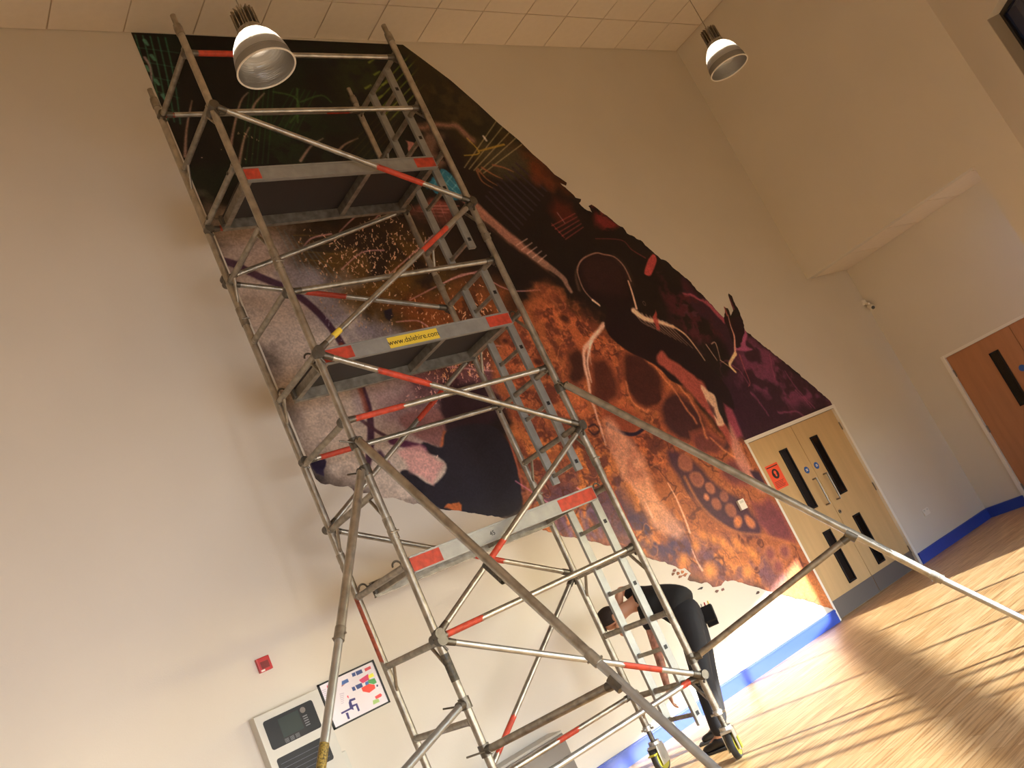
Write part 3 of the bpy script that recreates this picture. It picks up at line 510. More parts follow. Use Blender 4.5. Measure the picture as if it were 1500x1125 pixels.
('E',(-0.582,1.331),0.053899999999999997,0.0686,25,(165,96,60),1,0.02,(175,105,72),0.02),
('E',(-1.099,1.272),0.0392,0.049,20,(196,122,62),0.9,0.04,(170,100,55),0.02),
('E',(-0.908,1.191),0.0441,0.06369999999999999,20,(196,122,62),0.9,0.04,(170,100,55),0.02),
('E',(-0.775,1.046),0.0441,0.0735,20,(196,122,62),0.9,0.04,(170,100,55),0.02),
('E',(-1.193,1.341),0.0343,0.0343,20,(196,122,62),0.9,0.04,(170,100,55),0.02),
('E',(-1.304,1.416),0.0392,0.0392,20,(196,122,62),0.9,0.04,(170,100,55),0.02),
('E',(-1.042,1.169),0.0294,0.0392,20,(196,122,62),0.9,0.04,(170,100,55),0.02),
('E',(-0.963,0.9),0.0686,0.053899999999999997,20,(196,122,62),0.9,0.04,(170,100,55),0.02),
('E',(-1.437,1.091),0.0882,0.0686,20,(196,122,62),0.9,0.04,(170,100,55),0.02),
('E',(-1.458,1.356),0.0392,0.0392,20,(196,122,62),0.9,0.04,(170,100,55),0.02),
('E',(-1.712,1.298),0.0588,0.0441,20,(196,122,62),0.9,0.04,(170,100,55),0.02),
('E',(-0.529,0.945),0.0833,0.06369999999999999,20,(110,58,56),0.9,0.03,(196,122,78),0.02),
('E',(-0.294,0.895),0.0833,0.06369999999999999,20,(110,58,56),0.9,0.03,(196,122,78),0.02),
('E',(-0.503,0.797),0.0833,0.06369999999999999,20,(110,58,56),0.9,0.03,(196,122,78),0.02),
('P',[(-0.309,0.727),(-0.015,0.465),(-0.007,0.147),(-0.272,0.325),(-0.596,0.539)],(178,108,56),0.8,0.08,0.03),
('S',[(-1.16,2.021),(-1.123,1.661),(-0.864,1.323),(-0.47,1.137),(-0.051,0.875)],(180,108,60),(0.035,0.02),0.7,0.02,0.0),
('S',[(-1.087,3.694),(-0.84,3.321),(-0.609,2.998),(-0.506,2.653),(-0.564,2.335)],(205,125,80),(0.016,0.03),0.75,0.015,0.02),
('S',[(-0.793,3.226),(-0.653,2.773),(-0.609,2.512)],(205,125,80),(0.016,0.03),0.75,0.015,0.02),
('S',[(-1.316,3.178),(-1.363,2.947),(-1.236,2.819),(-1.18,2.821)],(205,125,80),(0.016,0.03),0.75,0.015,0.02),
('S',[(-0.514,2.321),(-0.399,2.124),(-0.281,1.992)],(205,125,80),(0.016,0.03),0.75,0.015,0.02),
('P',[(-1.91,2.811),(-1.744,2.869),(-1.683,2.697),(-1.578,2.545),(-1.569,2.357),(-1.604,2.153),(-1.625,1.895),(-1.565,1.652),(-1.535,1.516),(-1.713,1.517),(-1.86,1.748),(-1.904,2.131),(-1.968,2.336),(-1.95,2.593)],(196,140,112),0.75,0.04,0.03),
('N',[(-1.93,2.702),(-1.587,2.532),(-1.63,2.085),(-1.885,2.236)],(150,90,70),0.6,0.12,0.5,0.06,0.04,17),
('S',[(-1.421,2.037),(-1.412,1.867),(-1.431,1.646),(-1.457,1.505)],(208,158,130),(0.012,0.03),0.85,0.008,0.0),
('S',[(-1.539,1.348),(-1.548,1.204),(-1.539,1.128)],(208,158,130),(0.012,0.03),0.85,0.008,0.0),
('S',[(-1.82,1.956),(-1.827,1.796)],(208,158,130),(0.012,0.03),0.85,0.008,0.0),
('S',[(-1.195,3.858),(-1.447,3.74),(-1.623,3.636),(-1.734,3.474),(-1.798,3.274),(-1.865,3.07),(-1.927,2.816),(-1.971,2.622)],(205,160,138),(0.06,0.012),0.9,0.012,0.01),
('S',[(-1.488,3.707),(-1.676,3.502),(-1.755,3.279)],(230,200,180),(0.03,0.01),0.8,0.01,0.0),
('P',[(0.383,4.216),(0.56,3.894),(0.949,3.368),(1.21,3.011),(1.837,2.144),(1.781,2.1),(-0.006,2.1),(-0.047,2.452),(0.13,2.845),(0.477,3.128),(0.284,3.903)],(48,24,36),1,0.04,0.05),
('N',[(0.839,3.332),(1.21,3.011),(1.837,2.144),(0.9,2.302),(0.349,2.794)],(104,50,74),0.9,0.25,0.47,0.08,0.08,18),
('N',[(-0.036,4.327),(0.458,3.967),(0.486,3.309),(-0.173,3.442)],(66,26,34),0.9,0.15,0.5,0.08,0.08,19),
('S',[(1.158,2.984),(1.009,2.735)],(130,62,88),(0.02,0.012),0.8,0.012,0.02),
('S',[(1.259,2.725),(1.281,2.579),(1.385,2.274),(1.44,2.167)],(130,62,88),(0.02,0.012),0.8,0.012,0.02),
('S',[(0.752,2.293),(1.057,2.235),(1.177,2.122)],(130,62,88),(0.02,0.012),0.8,0.012,0.02),
('S',[(0.387,3.011),(0.495,2.896),(0.52,2.71)],(130,62,88),(0.02,0.012),0.8,0.012,0.02),
('S',[(0.482,2.629),(0.551,2.3)],(130,62,88),(0.02,0.012),0.8,0.012,0.02),
('S',[(1.275,2.487),(1.368,2.203)],(130,62,88),(0.02,0.012),0.8,0.012,0.02),
('S',[(0.264,3.981),(0.512,3.864),(0.631,3.673),(0.695,3.548)],(146,66,80),(0.03,0.08),0.9,0.015,0.03),
('P',[(0.939,3.408),(0.958,3.309),(0.825,3.194),(0.898,3.114),(0.628,3.151),(0.62,3.208),(0.786,3.249)],(148,72,104),0.95,0.012,0.01),
('S',[(-0.692,4.878),(-0.304,4.811),(-0.221,4.67),(-0.073,4.537)],(130,52,52),(0.008,0.016),0.8,0.008,0.0),
('P',[(-0.187,4.386),(-0.063,4.499),(0.084,4.572),(0.104,4.494),(-0.011,4.398),(-0.146,4.306),(-0.221,4.336)],(158,62,62),1,0.01,0.008),
('N',[(-0.441,5.314),(-0.233,5.009),(-0.505,4.855),(-0.585,5.049)],(110,34,36),0.9,0.2,0.4,0.05,0.05,20),
('S',[(-2.201,5.556),(-2.076,5.322),(-1.915,5.099),(-1.762,4.858),(-1.588,4.646)],(136,92,78),(0.15,0.11),1,0.02,0.02),
('S',[(-1.707,4.782),(-1.552,4.624),(-1.455,4.498),(-1.441,4.385),(-1.423,4.297)],(122,92,80),(0.1,0.045),1,0.012,0.01),
('S',[(-2.108,5.436),(-1.839,5.064),(-1.579,4.662)],(172,118,100),(0.04,0.03),0.5,0.03,0.0),
('S',[(-2.15,5.27),(-1.851,4.87),(-1.547,4.512)],(70,44,36),(0.03,0.02),0.7,0.02,0.0),
('S',[(-1.852,4.938),(-1.662,4.999)],(205,165,150),(0.01,0.01),0.8,0.008,0.0),
('S',[(-1.807,4.881),(-1.625,4.943)],(205,165,150),(0.01,0.01),0.8,0.008,0.0),
('S',[(-1.762,4.824),(-1.589,4.886)],(205,165,150),(0.01,0.01),0.8,0.008,0.0),
('S',[(-1.716,4.766),(-1.552,4.83)],(205,165,150),(0.01,0.01),0.8,0.008,0.0),
('S',[(-1.671,4.709),(-1.514,4.773)],(205,165,150),(0.01,0.01),0.8,0.008,0.0),
('P',[(-1.165,4.567),(-1.018,4.669),(-0.802,4.702),(-0.66,4.683),(-0.532,4.601),(-0.473,4.447),(-0.487,4.286),(-0.575,4.05),(-0.619,3.916),(-0.416,3.773),(-0.156,3.635),(-0.045,3.416),(0.02,3.117),(0.089,2.925),(0.147,2.735),(0.062,2.511),(-0.129,2.507),(-0.222,2.71),(-0.399,2.881),(-0.648,3.024),(-0.768,3.263),(-1.056,3.493),(-1.187,3.688),(-1.19,3.849),(-1.045,4.044),(-1.188,4.155),(-1.244,4.336)],(27,15,17),1,0.012,0.008),
('P',[(-1.097,4.575),(-0.848,4.663),(-0.615,4.595),(-0.547,4.404),(-0.618,4.191),(-0.95,4.158),(-1.148,4.321)],(44,24,25),0.8,0.06,0.03),
('S',[(-1.188,4.155),(-1.239,4.292),(-1.219,4.462),(-1.165,4.567),(-1.023,4.661),(-0.802,4.702),(-0.691,4.669),(-0.547,4.613),(-0.477,4.475),(-0.487,4.286)],(150,112,96),(0.015,0.02),0.9,0.008,0.0),
('S',[(-1.188,4.155),(-1.14,4.095),(-1.131,4.077)],(215,180,155),(0.03,0.02),0.95,0.008,0.0),
('S',[(-0.529,4.293),(-0.563,4.137),(-0.618,3.951)],(205,165,140),(0.02,0.03),0.95,0.008,0.0),
('S',[(-0.675,3.935),(-0.56,3.817),(-0.381,3.74),(-0.209,3.645)],(226,186,156),(0.075,0.04),0.95,0.015,0.012),
('S',[(-0.209,3.645),(-0.085,3.514),(-0.026,3.341),(0.011,3.155)],(205,165,130),(0.03,0.012),0.9,0.01,0.0),
('S',[(-0.675,3.935),(-0.652,3.799),(-0.573,3.714)],(200,160,135),(0.022,0.006),0.55,0.01,0.0),
('S',[(-0.626,3.907),(-0.595,3.766),(-0.512,3.668)],(200,160,135),(0.022,0.006),0.55,0.01,0.0),
('S',[(-0.576,3.878),(-0.537,3.732),(-0.452,3.621)],(200,160,135),(0.022,0.006),0.55,0.01,0.0),
('S',[(-0.526,3.85),(-0.48,3.698),(-0.39,3.574)],(200,160,135),(0.022,0.006),0.55,0.01,0.0),
('S',[(-0.477,3.821),(-0.421,3.664),(-0.329,3.526)],(200,160,135),(0.022,0.006),0.55,0.01,0.0),
('S',[(-0.426,3.793),(-0.363,3.63),(-0.267,3.479)],(200,160,135),(0.022,0.006),0.55,0.01,0.0),
('S',[(-0.376,3.764),(-0.304,3.596),(-0.205,3.431)],(200,160,135),(0.022,0.006),0.55,0.01,0.0),
('S',[(-0.325,3.735),(-0.245,3.561),(-0.143,3.383)],(200,160,135),(0.022,0.006),0.55,0.01,0.0),
('S',[(-0.274,3.706),(-0.185,3.526),(-0.08,3.334)],(200,160,135),(0.022,0.006),0.55,0.01,0.0),
('S',[(-1.214,3.845),(-1.387,3.769),(-1.552,3.67)],(215,175,155),(0.02,0.008),0.5,0.01,0.0),
('S',[(-1.271,3.822),(-1.438,3.738),(-1.574,3.618)],(215,175,155),(0.02,0.008),0.5,0.01,0.0),
('S',[(-1.327,3.799),(-1.488,3.707),(-1.597,3.565)],(215,175,155),(0.02,0.008),0.5,0.01,0.0),
('S',[(-1.383,3.777),(-1.538,3.676),(-1.619,3.513)],(215,175,155),(0.02,0.008),0.5,0.01,0.0),
('S',[(-1.438,3.754),(-1.588,3.645),(-1.641,3.462)],(215,175,155),(0.02,0.008),0.5,0.01,0.0),
('S',[(-1.165,4.567),(-1.257,4.468),(-1.305,4.303)],(120,86,72),(0.012,0.03),0.6,0.02,0.0),
('S',[(-0.547,4.613),(-0.472,4.465),(-0.493,4.26)],(120,80,66),(0.03,0.05),0.35,0.05,0.0),
('E',(-0.463,3.995),0.0196,0.0245,0,(28,16,18),1,0.005,(190,150,125),0.02),
('S',[(0.259,3.319),(0.332,3.313),(0.261,3.101)],(190,150,125),(0.014,0.01),0.9,0.008,0.0),
('S',[(0.165,3.329),(0.206,3.113)],(190,150,125),(0.014,0.01),0.9,0.008,0.0),
('S',[(0.261,3.101),(0.379,2.967)],(190,150,125),(0.014,0.01),0.9,0.008,0.0),
('P',[(-0.415,3.826),(-0.329,3.9),(-0.364,3.781),(-0.43,3.652),(-0.481,3.679)],(160,66,60),0.9,0.01,0.03),
('P',[(0.746,3.614),(0.813,3.526),(1.036,3.6),(0.963,3.403),(0.823,3.26),(0.618,3.172),(0.623,3.282),(0.666,3.441)],(32,16,22),1,0.008,0.03),
('S',[(0.794,3.606),(0.739,3.465),(0.708,3.339),(0.62,3.208),(0.557,3.111)],(196,140,120),(0.01,0.035),0.95,0.008,0.0),
('S',[(0.569,3.127),(0.417,3.05),(0.369,3.005),(0.405,2.916)],(214,178,132),(0.045,0.03),0.95,0.008,0.0),
('S',[(0.976,3.843),(0.954,3.673)],(110,52,60),(0.03,0.04),0.9,0.008,0.0),
('S',[(0.8,3.719),(0.782,3.608)],(150,80,72),(0.03,0.03),0.9,0.008,0.0),
('S',[(0.626,3.096),(0.582,2.922),(0.551,2.748),(0.492,2.707)],(160,80,80),(0.014,0.008),0.85,0.008,0.0),
('P',[(-0.549,3.413),(-0.496,3.29),(-0.316,3.077),(-0.201,2.904),(-0.198,2.662),(-0.196,2.388),(-0.214,2.156),(-0.292,2.136),(-0.329,2.439),(-0.403,2.712),(-0.524,2.953),(-0.621,3.145),(-0.712,3.293)],(150,72,62),0.95,0.02,0.02),
('P',[(-0.253,2.899),(-0.178,2.803),(-0.111,2.727),(-0.18,2.571),(-0.206,2.407),(-0.319,2.42),(-0.283,2.597),(-0.284,2.725)],(206,170,140),0.9,0.012,0.01),
('P',[(-0.264,2.72),(-0.22,2.616),(-0.286,2.496),(-0.304,2.602)],(70,40,44),0.9,0.015,0.03),
('P',[(-0.041,2.623),(0.03,2.519),(-0.024,2.19),(-0.156,2.183),(-0.144,2.391)],(140,62,78),0.9,0.02,0.01),
('P',[(-0.144,2.391),(-0.129,2.218),(-0.136,1.984),(-0.145,1.72),(-0.141,1.538),(-0.25,1.653),(-0.325,1.856),(-0.298,2.096)],(176,120,108),0.8,0.03,0.02),
('P',[(-0.194,1.817),(-0.061,1.762),(-0.066,1.597),(-0.189,1.635)],(44,24,40),1,0.02,0.01),
('P',[(-3.599,3.509),(-3.334,3.601),(-3.083,3.586),(-2.938,3.42),(-2.977,3.27),(-3.193,3.147),(-3.487,3.12),(-3.652,3.219)],(40,25,31),1,0.03,0.02),
('P',[(-4.033,3.454),(-3.684,3.461),(-3.618,3.348),(-3.632,3.214),(-3.501,3.152),(-3.59,3.039),(-3.767,3.095),(-3.952,3.245)],(112,76,74),0.95,0.02,0.01),
('P',[(-3.665,3.223),(-3.501,3.138),(-3.61,3.031),(-3.767,3.095)],(146,80,50),0.95,0.012,0.01),
('P',[(-3.632,3.214),(-3.36,3.212),(-3.139,3.14),(-3.06,2.935),(-3.101,2.667),(-3.144,2.5),(-3.243,2.354),(-3.478,2.322),(-3.757,2.451),(-4.026,2.576),(-4.147,2.767),(-4.242,2.936),(-4.233,2.997),(-4.153,2.974),(-4.011,2.796),(-3.793,2.895),(-3.838,3.028),(-3.968,3.091),(-3.91,3.181),(-3.75,3.083)],(31,27,33),1,0.01,0.008),
('S',[(-4.196,3.272),(-4.107,3.221),(-3.936,3.128)],(70,34,52),(0.07,0.07),1,0.01,0.0),
('S',[(-4.354,3.199),(-4.307,3.019),(-4.212,2.851)],(52,30,44),(0.05,0.05),0.9,0.015,0.0),
('P',[(-4.202,3.169),(-3.978,3.16),(-3.8,2.924),(-4.005,2.794),(-4.159,2.963)],(176,130,124),0.9,0.02,0.03),
('D',[(-4.071,3.146),(-3.844,3.016),(-3.837,2.882),(-3.987,3.024)],(215,180,165),90,0.03,9,0.9),
('P',[(-3.992,2.572),(-3.844,2.602),(-3.813,2.56),(-3.819,2.491)],(160,88,50),1,0.008,0.03),
('S',[(-3.034,2.999),(-3.075,2.729),(-3.134,2.504)],(150,82,66),(0.02,0.02),0.8,0.008,0.0),
('S',[(-2.95,2.22),(-2.972,2.009)],(112,88,118),(0.04,0.04),0.55,0.015,0.0),
('S',[(-2.87,2.181),(-2.862,1.932)],(112,88,118),(0.04,0.04),0.55,0.015,0.0),
('S',[(-2.862,1.932),(-2.729,2.122)],(112,88,118),(0.04,0.04),0.55,0.015,0.0),
('S',[(-2.632,2.105),(-2.685,1.845)],(112,88,118),(0.04,0.04),0.55,0.015,0.0),
('S',[(-2.441,2.03),(-2.534,2.088),(-2.629,1.964),(-2.603,1.831)],(112,88,118),(0.04,0.04),0.55,0.015,0.0),
('S',[(-2.536,1.822),(-2.492,1.92),(-2.362,1.919)],(112,88,118),(0.04,0.04),0.55,0.015,0.0),
('S',[(-2.393,1.901),(-2.435,1.747)],(112,88,118),(0.04,0.04),0.55,0.015,0.0),
('S',[(-3.172,2.584),(-2.95,2.31),(-2.704,1.989)],(196,120,150),(0.012,0.008),0.8,0.008,0.0),
('S',[(-2.543,2.325),(-2.386,2.133)],(196,120,150),(0.012,0.008),0.8,0.008,0.0),
('S',[(-3.277,2.177),(-2.629,1.675)],(196,120,150),(0.012,0.008),0.8,0.008,0.0)]
OUTL = [(-4.984,3.15),(-4.956,3.099),(-4.886,3.072),(-4.812,3.026),(-4.742,3.011),(-4.709,2.939),(-4.595,2.904),(-4.496,2.83),(-4.38,2.788),(-4.278,2.713),(-4.152,2.654),(-4.032,2.578),(-3.861,2.511),(-3.695,2.425),(-3.508,2.339),(-3.361,2.245),(-3.204,2.147),(-3.09,2.069),(-2.964,1.979),(-2.77,1.88),(-2.572,1.765),(-2.446,1.687),(-2.274,1.572),(-2.072,1.424),(-1.971,1.368),(-1.869,1.296),(-1.816,1.241),(-1.737,1.22),(-1.695,1.148),(-1.774,1.112),(-1.695,1.062),(-1.624,1.014),(-1.548,1.001),(-1.51,0.936),(-1.398,0.91),(-1.311,0.936),(-1.175,0.879),(-1.086,0.817),(-1.01,0.767),(-0.915,0.71),(-0.82,0.637),(-0.695,0.568),(-0.602,0.503),(-0.469,0.423),(-0.364,0.368),(-0.243,0.284),(-0.141,0.206),(-0.018,0.121),(-0.006,2.1),(1.781,2.1),(1.788,2.194),(1.62,2.453),(1.417,2.738),(1.21,3.011),(1.073,3.191),(0.949,3.368),(1.005,3.491),(1.031,3.63),(1.024,3.709),(1.049,3.83),(1.015,3.875),(0.973,3.785),(0.935,3.647),(0.835,3.589),(0.858,3.69),(0.806,3.727),(0.772,3.648),(0.697,3.586),(0.623,3.75),(0.56,3.894),(0.489,4.01),(0.465,4.118),(0.389,4.225),(0.291,4.353),(0.238,4.456),(0.171,4.484),(0.107,4.588),(0.054,4.671),(0.002,4.772),(-0.053,4.798),(-0.101,4.851),(-0.16,4.887),(-0.174,4.974),(-0.233,5.009),(-0.285,5.09),(-0.359,5.174),(-0.421,5.256),(-0.484,5.319),(-0.537,5.305),(-0.529,5.21),(-0.622,5.276),(-0.662,5.355),(-0.598,5.405),(-0.671,5.43),(-0.691,5.488),(-0.746,5.577),(-0.792,5.647),(-0.72,5.603),(-0.688,5.638),(-0.754,5.71),(-0.81,5.761),(-0.865,5.887),(-0.981,6.055),(-1.08,6.249),(-1.253,6.492),(-1.41,6.76),(-1.629,7.093),(-1.868,7.374),(-2.046,7.577),(-4.994,7.62)]
BOARD = [('F',(214,208,216)),('P',[(-5.316,1.645),(-5.288,1.644),(-5.29,1.619),(-5.318,1.62)],(40,62,120),1,0.0015,0),('P',[(-5.283,1.645),(-5.232,1.643),(-5.231,1.617),(-5.282,1.616)],(40,62,120),1,0.0015,0),('P',[(-5.209,1.637),(-5.157,1.638),(-5.158,1.618),(-5.209,1.616)],(190,60,72),1,0.0015,0),('P',[(-5.408,1.624),(-5.359,1.624),(-5.359,1.599),(-5.42,1.598)],(60,92,150),1,0.0015,0),('P',[(-5.42,1.598),(-5.39,1.597),(-5.424,1.589)],(150,90,90),1,0.0015,0),('P',[(-5.279,1.58),(-5.197,1.592),(-5.203,1.551),(-5.262,1.547),(-5.276,1.565)],(200,60,105),1,0.0015,0),('P',[(-5.199,1.581),(-5.159,1.584),(-5.158,1.558),(-5.206,1.558)],(238,225,70),1,0.0015,0),('P',[(-5.216,1.551),(-5.161,1.544),(-5.158,1.509),(-5.185,1.506),(-5.222,1.53)],(70,150,80),1,0.0015,0),('P',[(-5.244,1.545),(-5.218,1.546),(-5.221,1.519),(-5.249,1.519)],(60,110,170),1,0.0015,0),('P',[(-5.286,1.521),(-5.221,1.524),(-5.181,1.501),(-5.186,1.475),(-5.242,1.465),(-5.286,1.493)],(222,62,50),1,0.0015,0),('P',[(-5.356,1.554),(-5.332,1.552),(-5.332,1.524),(-5.356,1.526)],(40,62,120),1,0.0015,0),('P',[(-5.324,1.555),(-5.271,1.554),(-5.272,1.524),(-5.319,1.524)],(40,62,120),1,0.0015,0),('P',[(-5.168,1.493),(-5.156,1.491),(-5.16,1.478),(-5.171,1.48)],(40,40,90),1,0.0015,0),('P',[(-5.213,1.422),(-5.164,1.426),(-5.156,1.411),(-5.168,1.402),(-5.213,1.402)],(205,60,66),1,0.0015,0),('P',[(-5.241,1.403),(-5.195,1.399),(-5.194,1.374),(-5.248,1.375)],(150,180,110),1,0.0015,0),('P',[(-5.405,1.483),(-5.361,1.478),(-5.362,1.464),(-5.398,1.466),(-5.4,1.439),(-5.361,1.436),(-5.362,1.381),(-5.377,1.38),(-5.377,1.426),(-5.4,1.425),(-5.403,1.404),(-5.42,1.416),(-5.5,1.414),(-5.501,1.426),(-5.426,1.428),(-5.42,1.464)],(40,36,100),1,0.0015,0),('P',[(-5.47,1.409),(-5.451,1.406),(-5.455,1.361),(-5.47,1.363)],(40,36,100),1,0.0015,0),('P',[(-5.526,1.641),(-5.509,1.638),(-5.516,1.623),(-5.53,1.625)],(205,70,90),1,0.0015,0),('P',[(-5.413,1.514),(-5.403,1.513),(-5.404,1.494),(-5.413,1.501)],(205,70,90),1,0.0015,0),('P',[(-5.575,1.624),(-5.54,1.622),(-5.54,1.619),(-5.575,1.62)],(170,160,175),1,0.0015,0),('P',[(-5.575,1.611),(-5.542,1.61),(-5.542,1.606),(-5.576,1.607)],(170,160,175),1,0.0015,0),('P',[(-5.576,1.597),(-5.543,1.597),(-5.544,1.594),(-5.576,1.594)],(170,160,175),1,0.0015,0),('P',[(-5.576,1.584),(-5.545,1.585),(-5.545,1.581),(-5.576,1.581)],(170,160,175),1,0.0015,0),('P',[(-5.576,1.571),(-5.547,1.572),(-5.547,1.569),(-5.576,1.568)],(170,160,175),1,0.0015,0),('P',[(-5.576,1.558),(-5.549,1.56),(-5.549,1.556),(-5.576,1.555)],(170,160,175),1,0.0015,0),('P',[(-5.576,1.545),(-5.55,1.547),(-5.55,1.544),(-5.576,1.542)],(170,160,175),1,0.0015,0),('P',[(-5.576,1.532),(-5.552,1.535),(-5.552,1.531),(-5.577,1.529)],(170,160,175),1,0.0015,0),('P',[(-5.577,1.519),(-5.554,1.522),(-5.554,1.519),(-5.577,1.515)],(170,160,175),1,0.0015,0),('P',[(-5.46,1.549),(-5.425,1.544),(-5.425,1.54),(-5.46,1.545)],(170,160,175),1,0.0015,0),('P',[(-5.463,1.536),(-5.43,1.531),(-5.431,1.528),(-5.463,1.532)],(170,160,175),1,0.0015,0),('P',[(-5.466,1.523),(-5.436,1.519),(-5.436,1.516),(-5.466,1.519)],(170,160,175),1,0.0015,0),('P',[(-5.469,1.509),(-5.441,1.507),(-5.441,1.504),(-5.469,1.506)],(170,160,175),1,0.0015,0),('P',[(-5.472,1.496),(-5.446,1.495),(-5.446,1.492),(-5.473,1.493)],(170,160,175),1,0.0015,0),('P',[(-5.476,1.483),(-5.452,1.483),(-5.452,1.48),(-5.476,1.48)],(170,160,175),1,0.0015,0)]
class Canvas:
    def __init__(s, x0, x1, z0, z1, res):
        s.x0, s.z0, s.res = x0, z0, res; s.W = int((x1 - x0) / res); s.H = int((z1 - z0) / res); s.x1, s.z1 = x1, z1
        s.img = np.zeros((s.H, s.W, 3), np.float32); rs = np.random.RandomState(3)
        s.rs = rs
        def vn(cell, seed):
            r = np.random.RandomState(seed); gh = int((z1 - z0) / cell) + 3; gw = int((x1 - x0) / cell) + 3; g = r.rand(gh, gw).astype(np.float32)
            yy = np.arange(s.H) * res / cell; xx = np.arange(s.W) * res / cell; yi = yy.astype(int); xi = xx.astype(int); fy = yy - yi; fx = xx - xi
            fy = (fy * fy * (3 - 2 * fy))[:, None]; fx = (fx * fx * (3 - 2 * fx))[None]
            a = g[yi][:, xi]; b = g[yi][:, xi + 1]; c = g[yi + 1][:, xi]; d = g[yi + 1][:, xi + 1]
            return (a * (1 - fx) + b * fx) * (1 - fy) + (c * (1 - fx) + d * fx) * fy
        s.vn = vn; s.wx = s.fb(.22, 11) * 2 - 1; s.wz = s.fb(.22, 12) * 2 - 1
    def fb(s, cell, seed):
        t = 0; a = .5; tot = 0
        for k in range(4):
            if cell < s.res * 2: break
            t = t + a * s.vn(cell, seed + 50 * k); tot += a; a *= .55; cell *= .5
        return (t / tot).astype(np.float32) if tot else np.full((s.H, s.W), .5, np.float32)
    def win(s, pts, pad):
        xs = [p[0] for p in pts]; zs = [p[1] for p in pts]
        i0 = max(0, int((min(xs) - pad - s.x0) / s.res)); i1 = min(s.W, int((max(xs) + pad - s.x0) / s.res) + 1)
        j0 = max(0, int((min(zs) - pad - s.z0) / s.res)); j1 = min(s.H, int((max(zs) + pad - s.z0) / s.res) + 1)
        return i0, i1, j0, j1
    def grid(s, w4, warp):
        i0, i1, j0, j1 = w4; X, Z = np.meshgrid(s.x0 + (np.arange(i0, i1) + .5) * s.res, s.z0 + (np.arange(j0, j1) + .5) * s.res)
        if warp: X = X + warp * s.wx[j0:j1, i0:i1] * 2; Z = Z + warp * s.wz[j0:j1, i0:i1] * 2
        return X.astype(np.float32), Z.astype(np.float32)
    def segd(s, X, Z, a, b):
        dx, dz = b[0] - a[0], b[1] - a[1]; L = dx * dx + dz * dz + 1e-12; t = np.clip(((X - a[0]) * dx + (Z - a[1]) * dz) / L, 0, 1)
        return np.hypot(X - a[0] - t * dx, Z - a[1] - t * dz), t
    def polym(s, pts, f, warp):
        w4 = s.win(pts, f + warp * 2)
        if w4[1] <= w4[0] or w4[3] <= w4[2]: return None
        X, Z = s.grid(w4, warp); ins = np.zeros(X.shape, bool); dist = np.full(X.shape, 9., np.float32)
        for k in range(len(pts)):
            a, b = pts[k], pts[(k + 1) % len(pts)]
            if a[1] != b[1]:
                c = ((a[1] > Z) != (b[1] > Z)) & (X < (b[0] - a[0]) * (Z - a[1]) / (b[1] - a[1]) + a[0]); ins ^= c
            dist = np.minimum(dist, s.segd(X, Z, a, b)[0])
        sd = np.where(ins, dist, -dist); return w4, np.clip(.5 + sd / (2 * max(f, 1e-4)), 0, 1)
    def put(s, w4, m, c):
        i0, i1, j0, j1 = w4; c = np.array(c, np.float32) / 255; v = s.img[j0:j1, i0:i1]; v += (c - v) * m[..., None]
    def run(s, ops):
        def cr(p, closed):
            n = len(p); o = []
            for i in range(n if closed else n - 1):
                g = (lambda q: p[q % n]) if closed else (lambda q: p[min(max(q, 0), n - 1)])
                a, b, c, d = g(i - 1), g(i), g(i + 1), g(i + 2)
                for t in (0, .25, .5, .75):
                    o.append(tuple(.5 * (2 * b[k] + (c[k] - a[k]) * t + (2 * a[k] - 5 * b[k] + 4 * c[k] - d[k]) * t * t + (3 * b[k] - a[k] - 3 * c[k] + d[k]) * t ** 3) for k in (0, 1)))
            if not closed: o.append(tuple(p[-1]))
            return o
        for o in ops:
            k = o[0]
            if k == 'S' and len(o[1]) > 2: o = (k, cr(o[1], False)) + tuple(o[2:])
            if k == 'P' and len(o[1]) >= 7 and o[4] > .004: o = (k, cr(o[1], True)) + tuple(o[2:])
            if k == 'R':
                pts, c, al, sc, wd, f, wp, seed = o[1:]; r = s.polym(pts, f, wp)
                if r: i0, i1, j0, j1 = r[0]; nz = s.fb(sc, 200 + seed)[j0:j1, i0:i1]; s.put(r[0], r[1] * al * np.clip((wd - np.abs(nz - .5)) / (wd * .7), 0, 1), c)
                continue
            if k == 'F': s.img[:] = np.array(o[1]) / 255
            elif k == 'P':
                r = s.polym(o[1], o[4], o[5]);
                if r: s.put(r[0], r[1] * o[3], o[2])
            elif k == 'S':
                pts, c, wd, al, f, wp = o[1:]; mw = max(wd) / 2; w4 = s.win(pts, mw + f + wp * 2)
                if w4[1] <= w4[0] or w4[3] <= w4[2]: continue
                X, Z = s.grid(w4, wp); m = np.zeros(X.shape, np.float32); n = len(pts) - 1
                for q in range(n):
                    d, t = s.segd(X, Z, pts[q], pts[q + 1]); h = (wd[0] + (wd[1] - wd[0]) * (q + t) / n) / 2
                    m = np.maximum(m, np.clip(.5 + (h - d) / (2 * f), 0, 1))
                s.put(w4, m * al, c)
            elif k == 'E':
                c0, rx, rz, ang, c, al, f, rim, wp = o[1:]; R = max(rx, rz) * 1.3; w4 = s.win([c0], R + f + wp * 2)
                if w4[1] <= w4[0] or w4[3] <= w4[2]: continue
                X, Z = s.grid(w4, wp * .6); ca, sa = math.cos(math.radians(ang)), math.sin(math.radians(ang)); dx, dz = X - c0[0], Z - c0[1]
                rr = np.hypot((dx * ca + dz * sa) / rx, (-dx * sa + dz * ca) / rz); ff = f / min(rx, rz)
                if rim: s.put(w4, np.clip(.5 + (1.12 - rr) / (2 * ff), 0, 1) * al * .8, rim)
                s.put(w4, np.clip(.5 + (.95 - rr) / (2 * ff), 0, 1) * al, c)
            elif k == 'N':
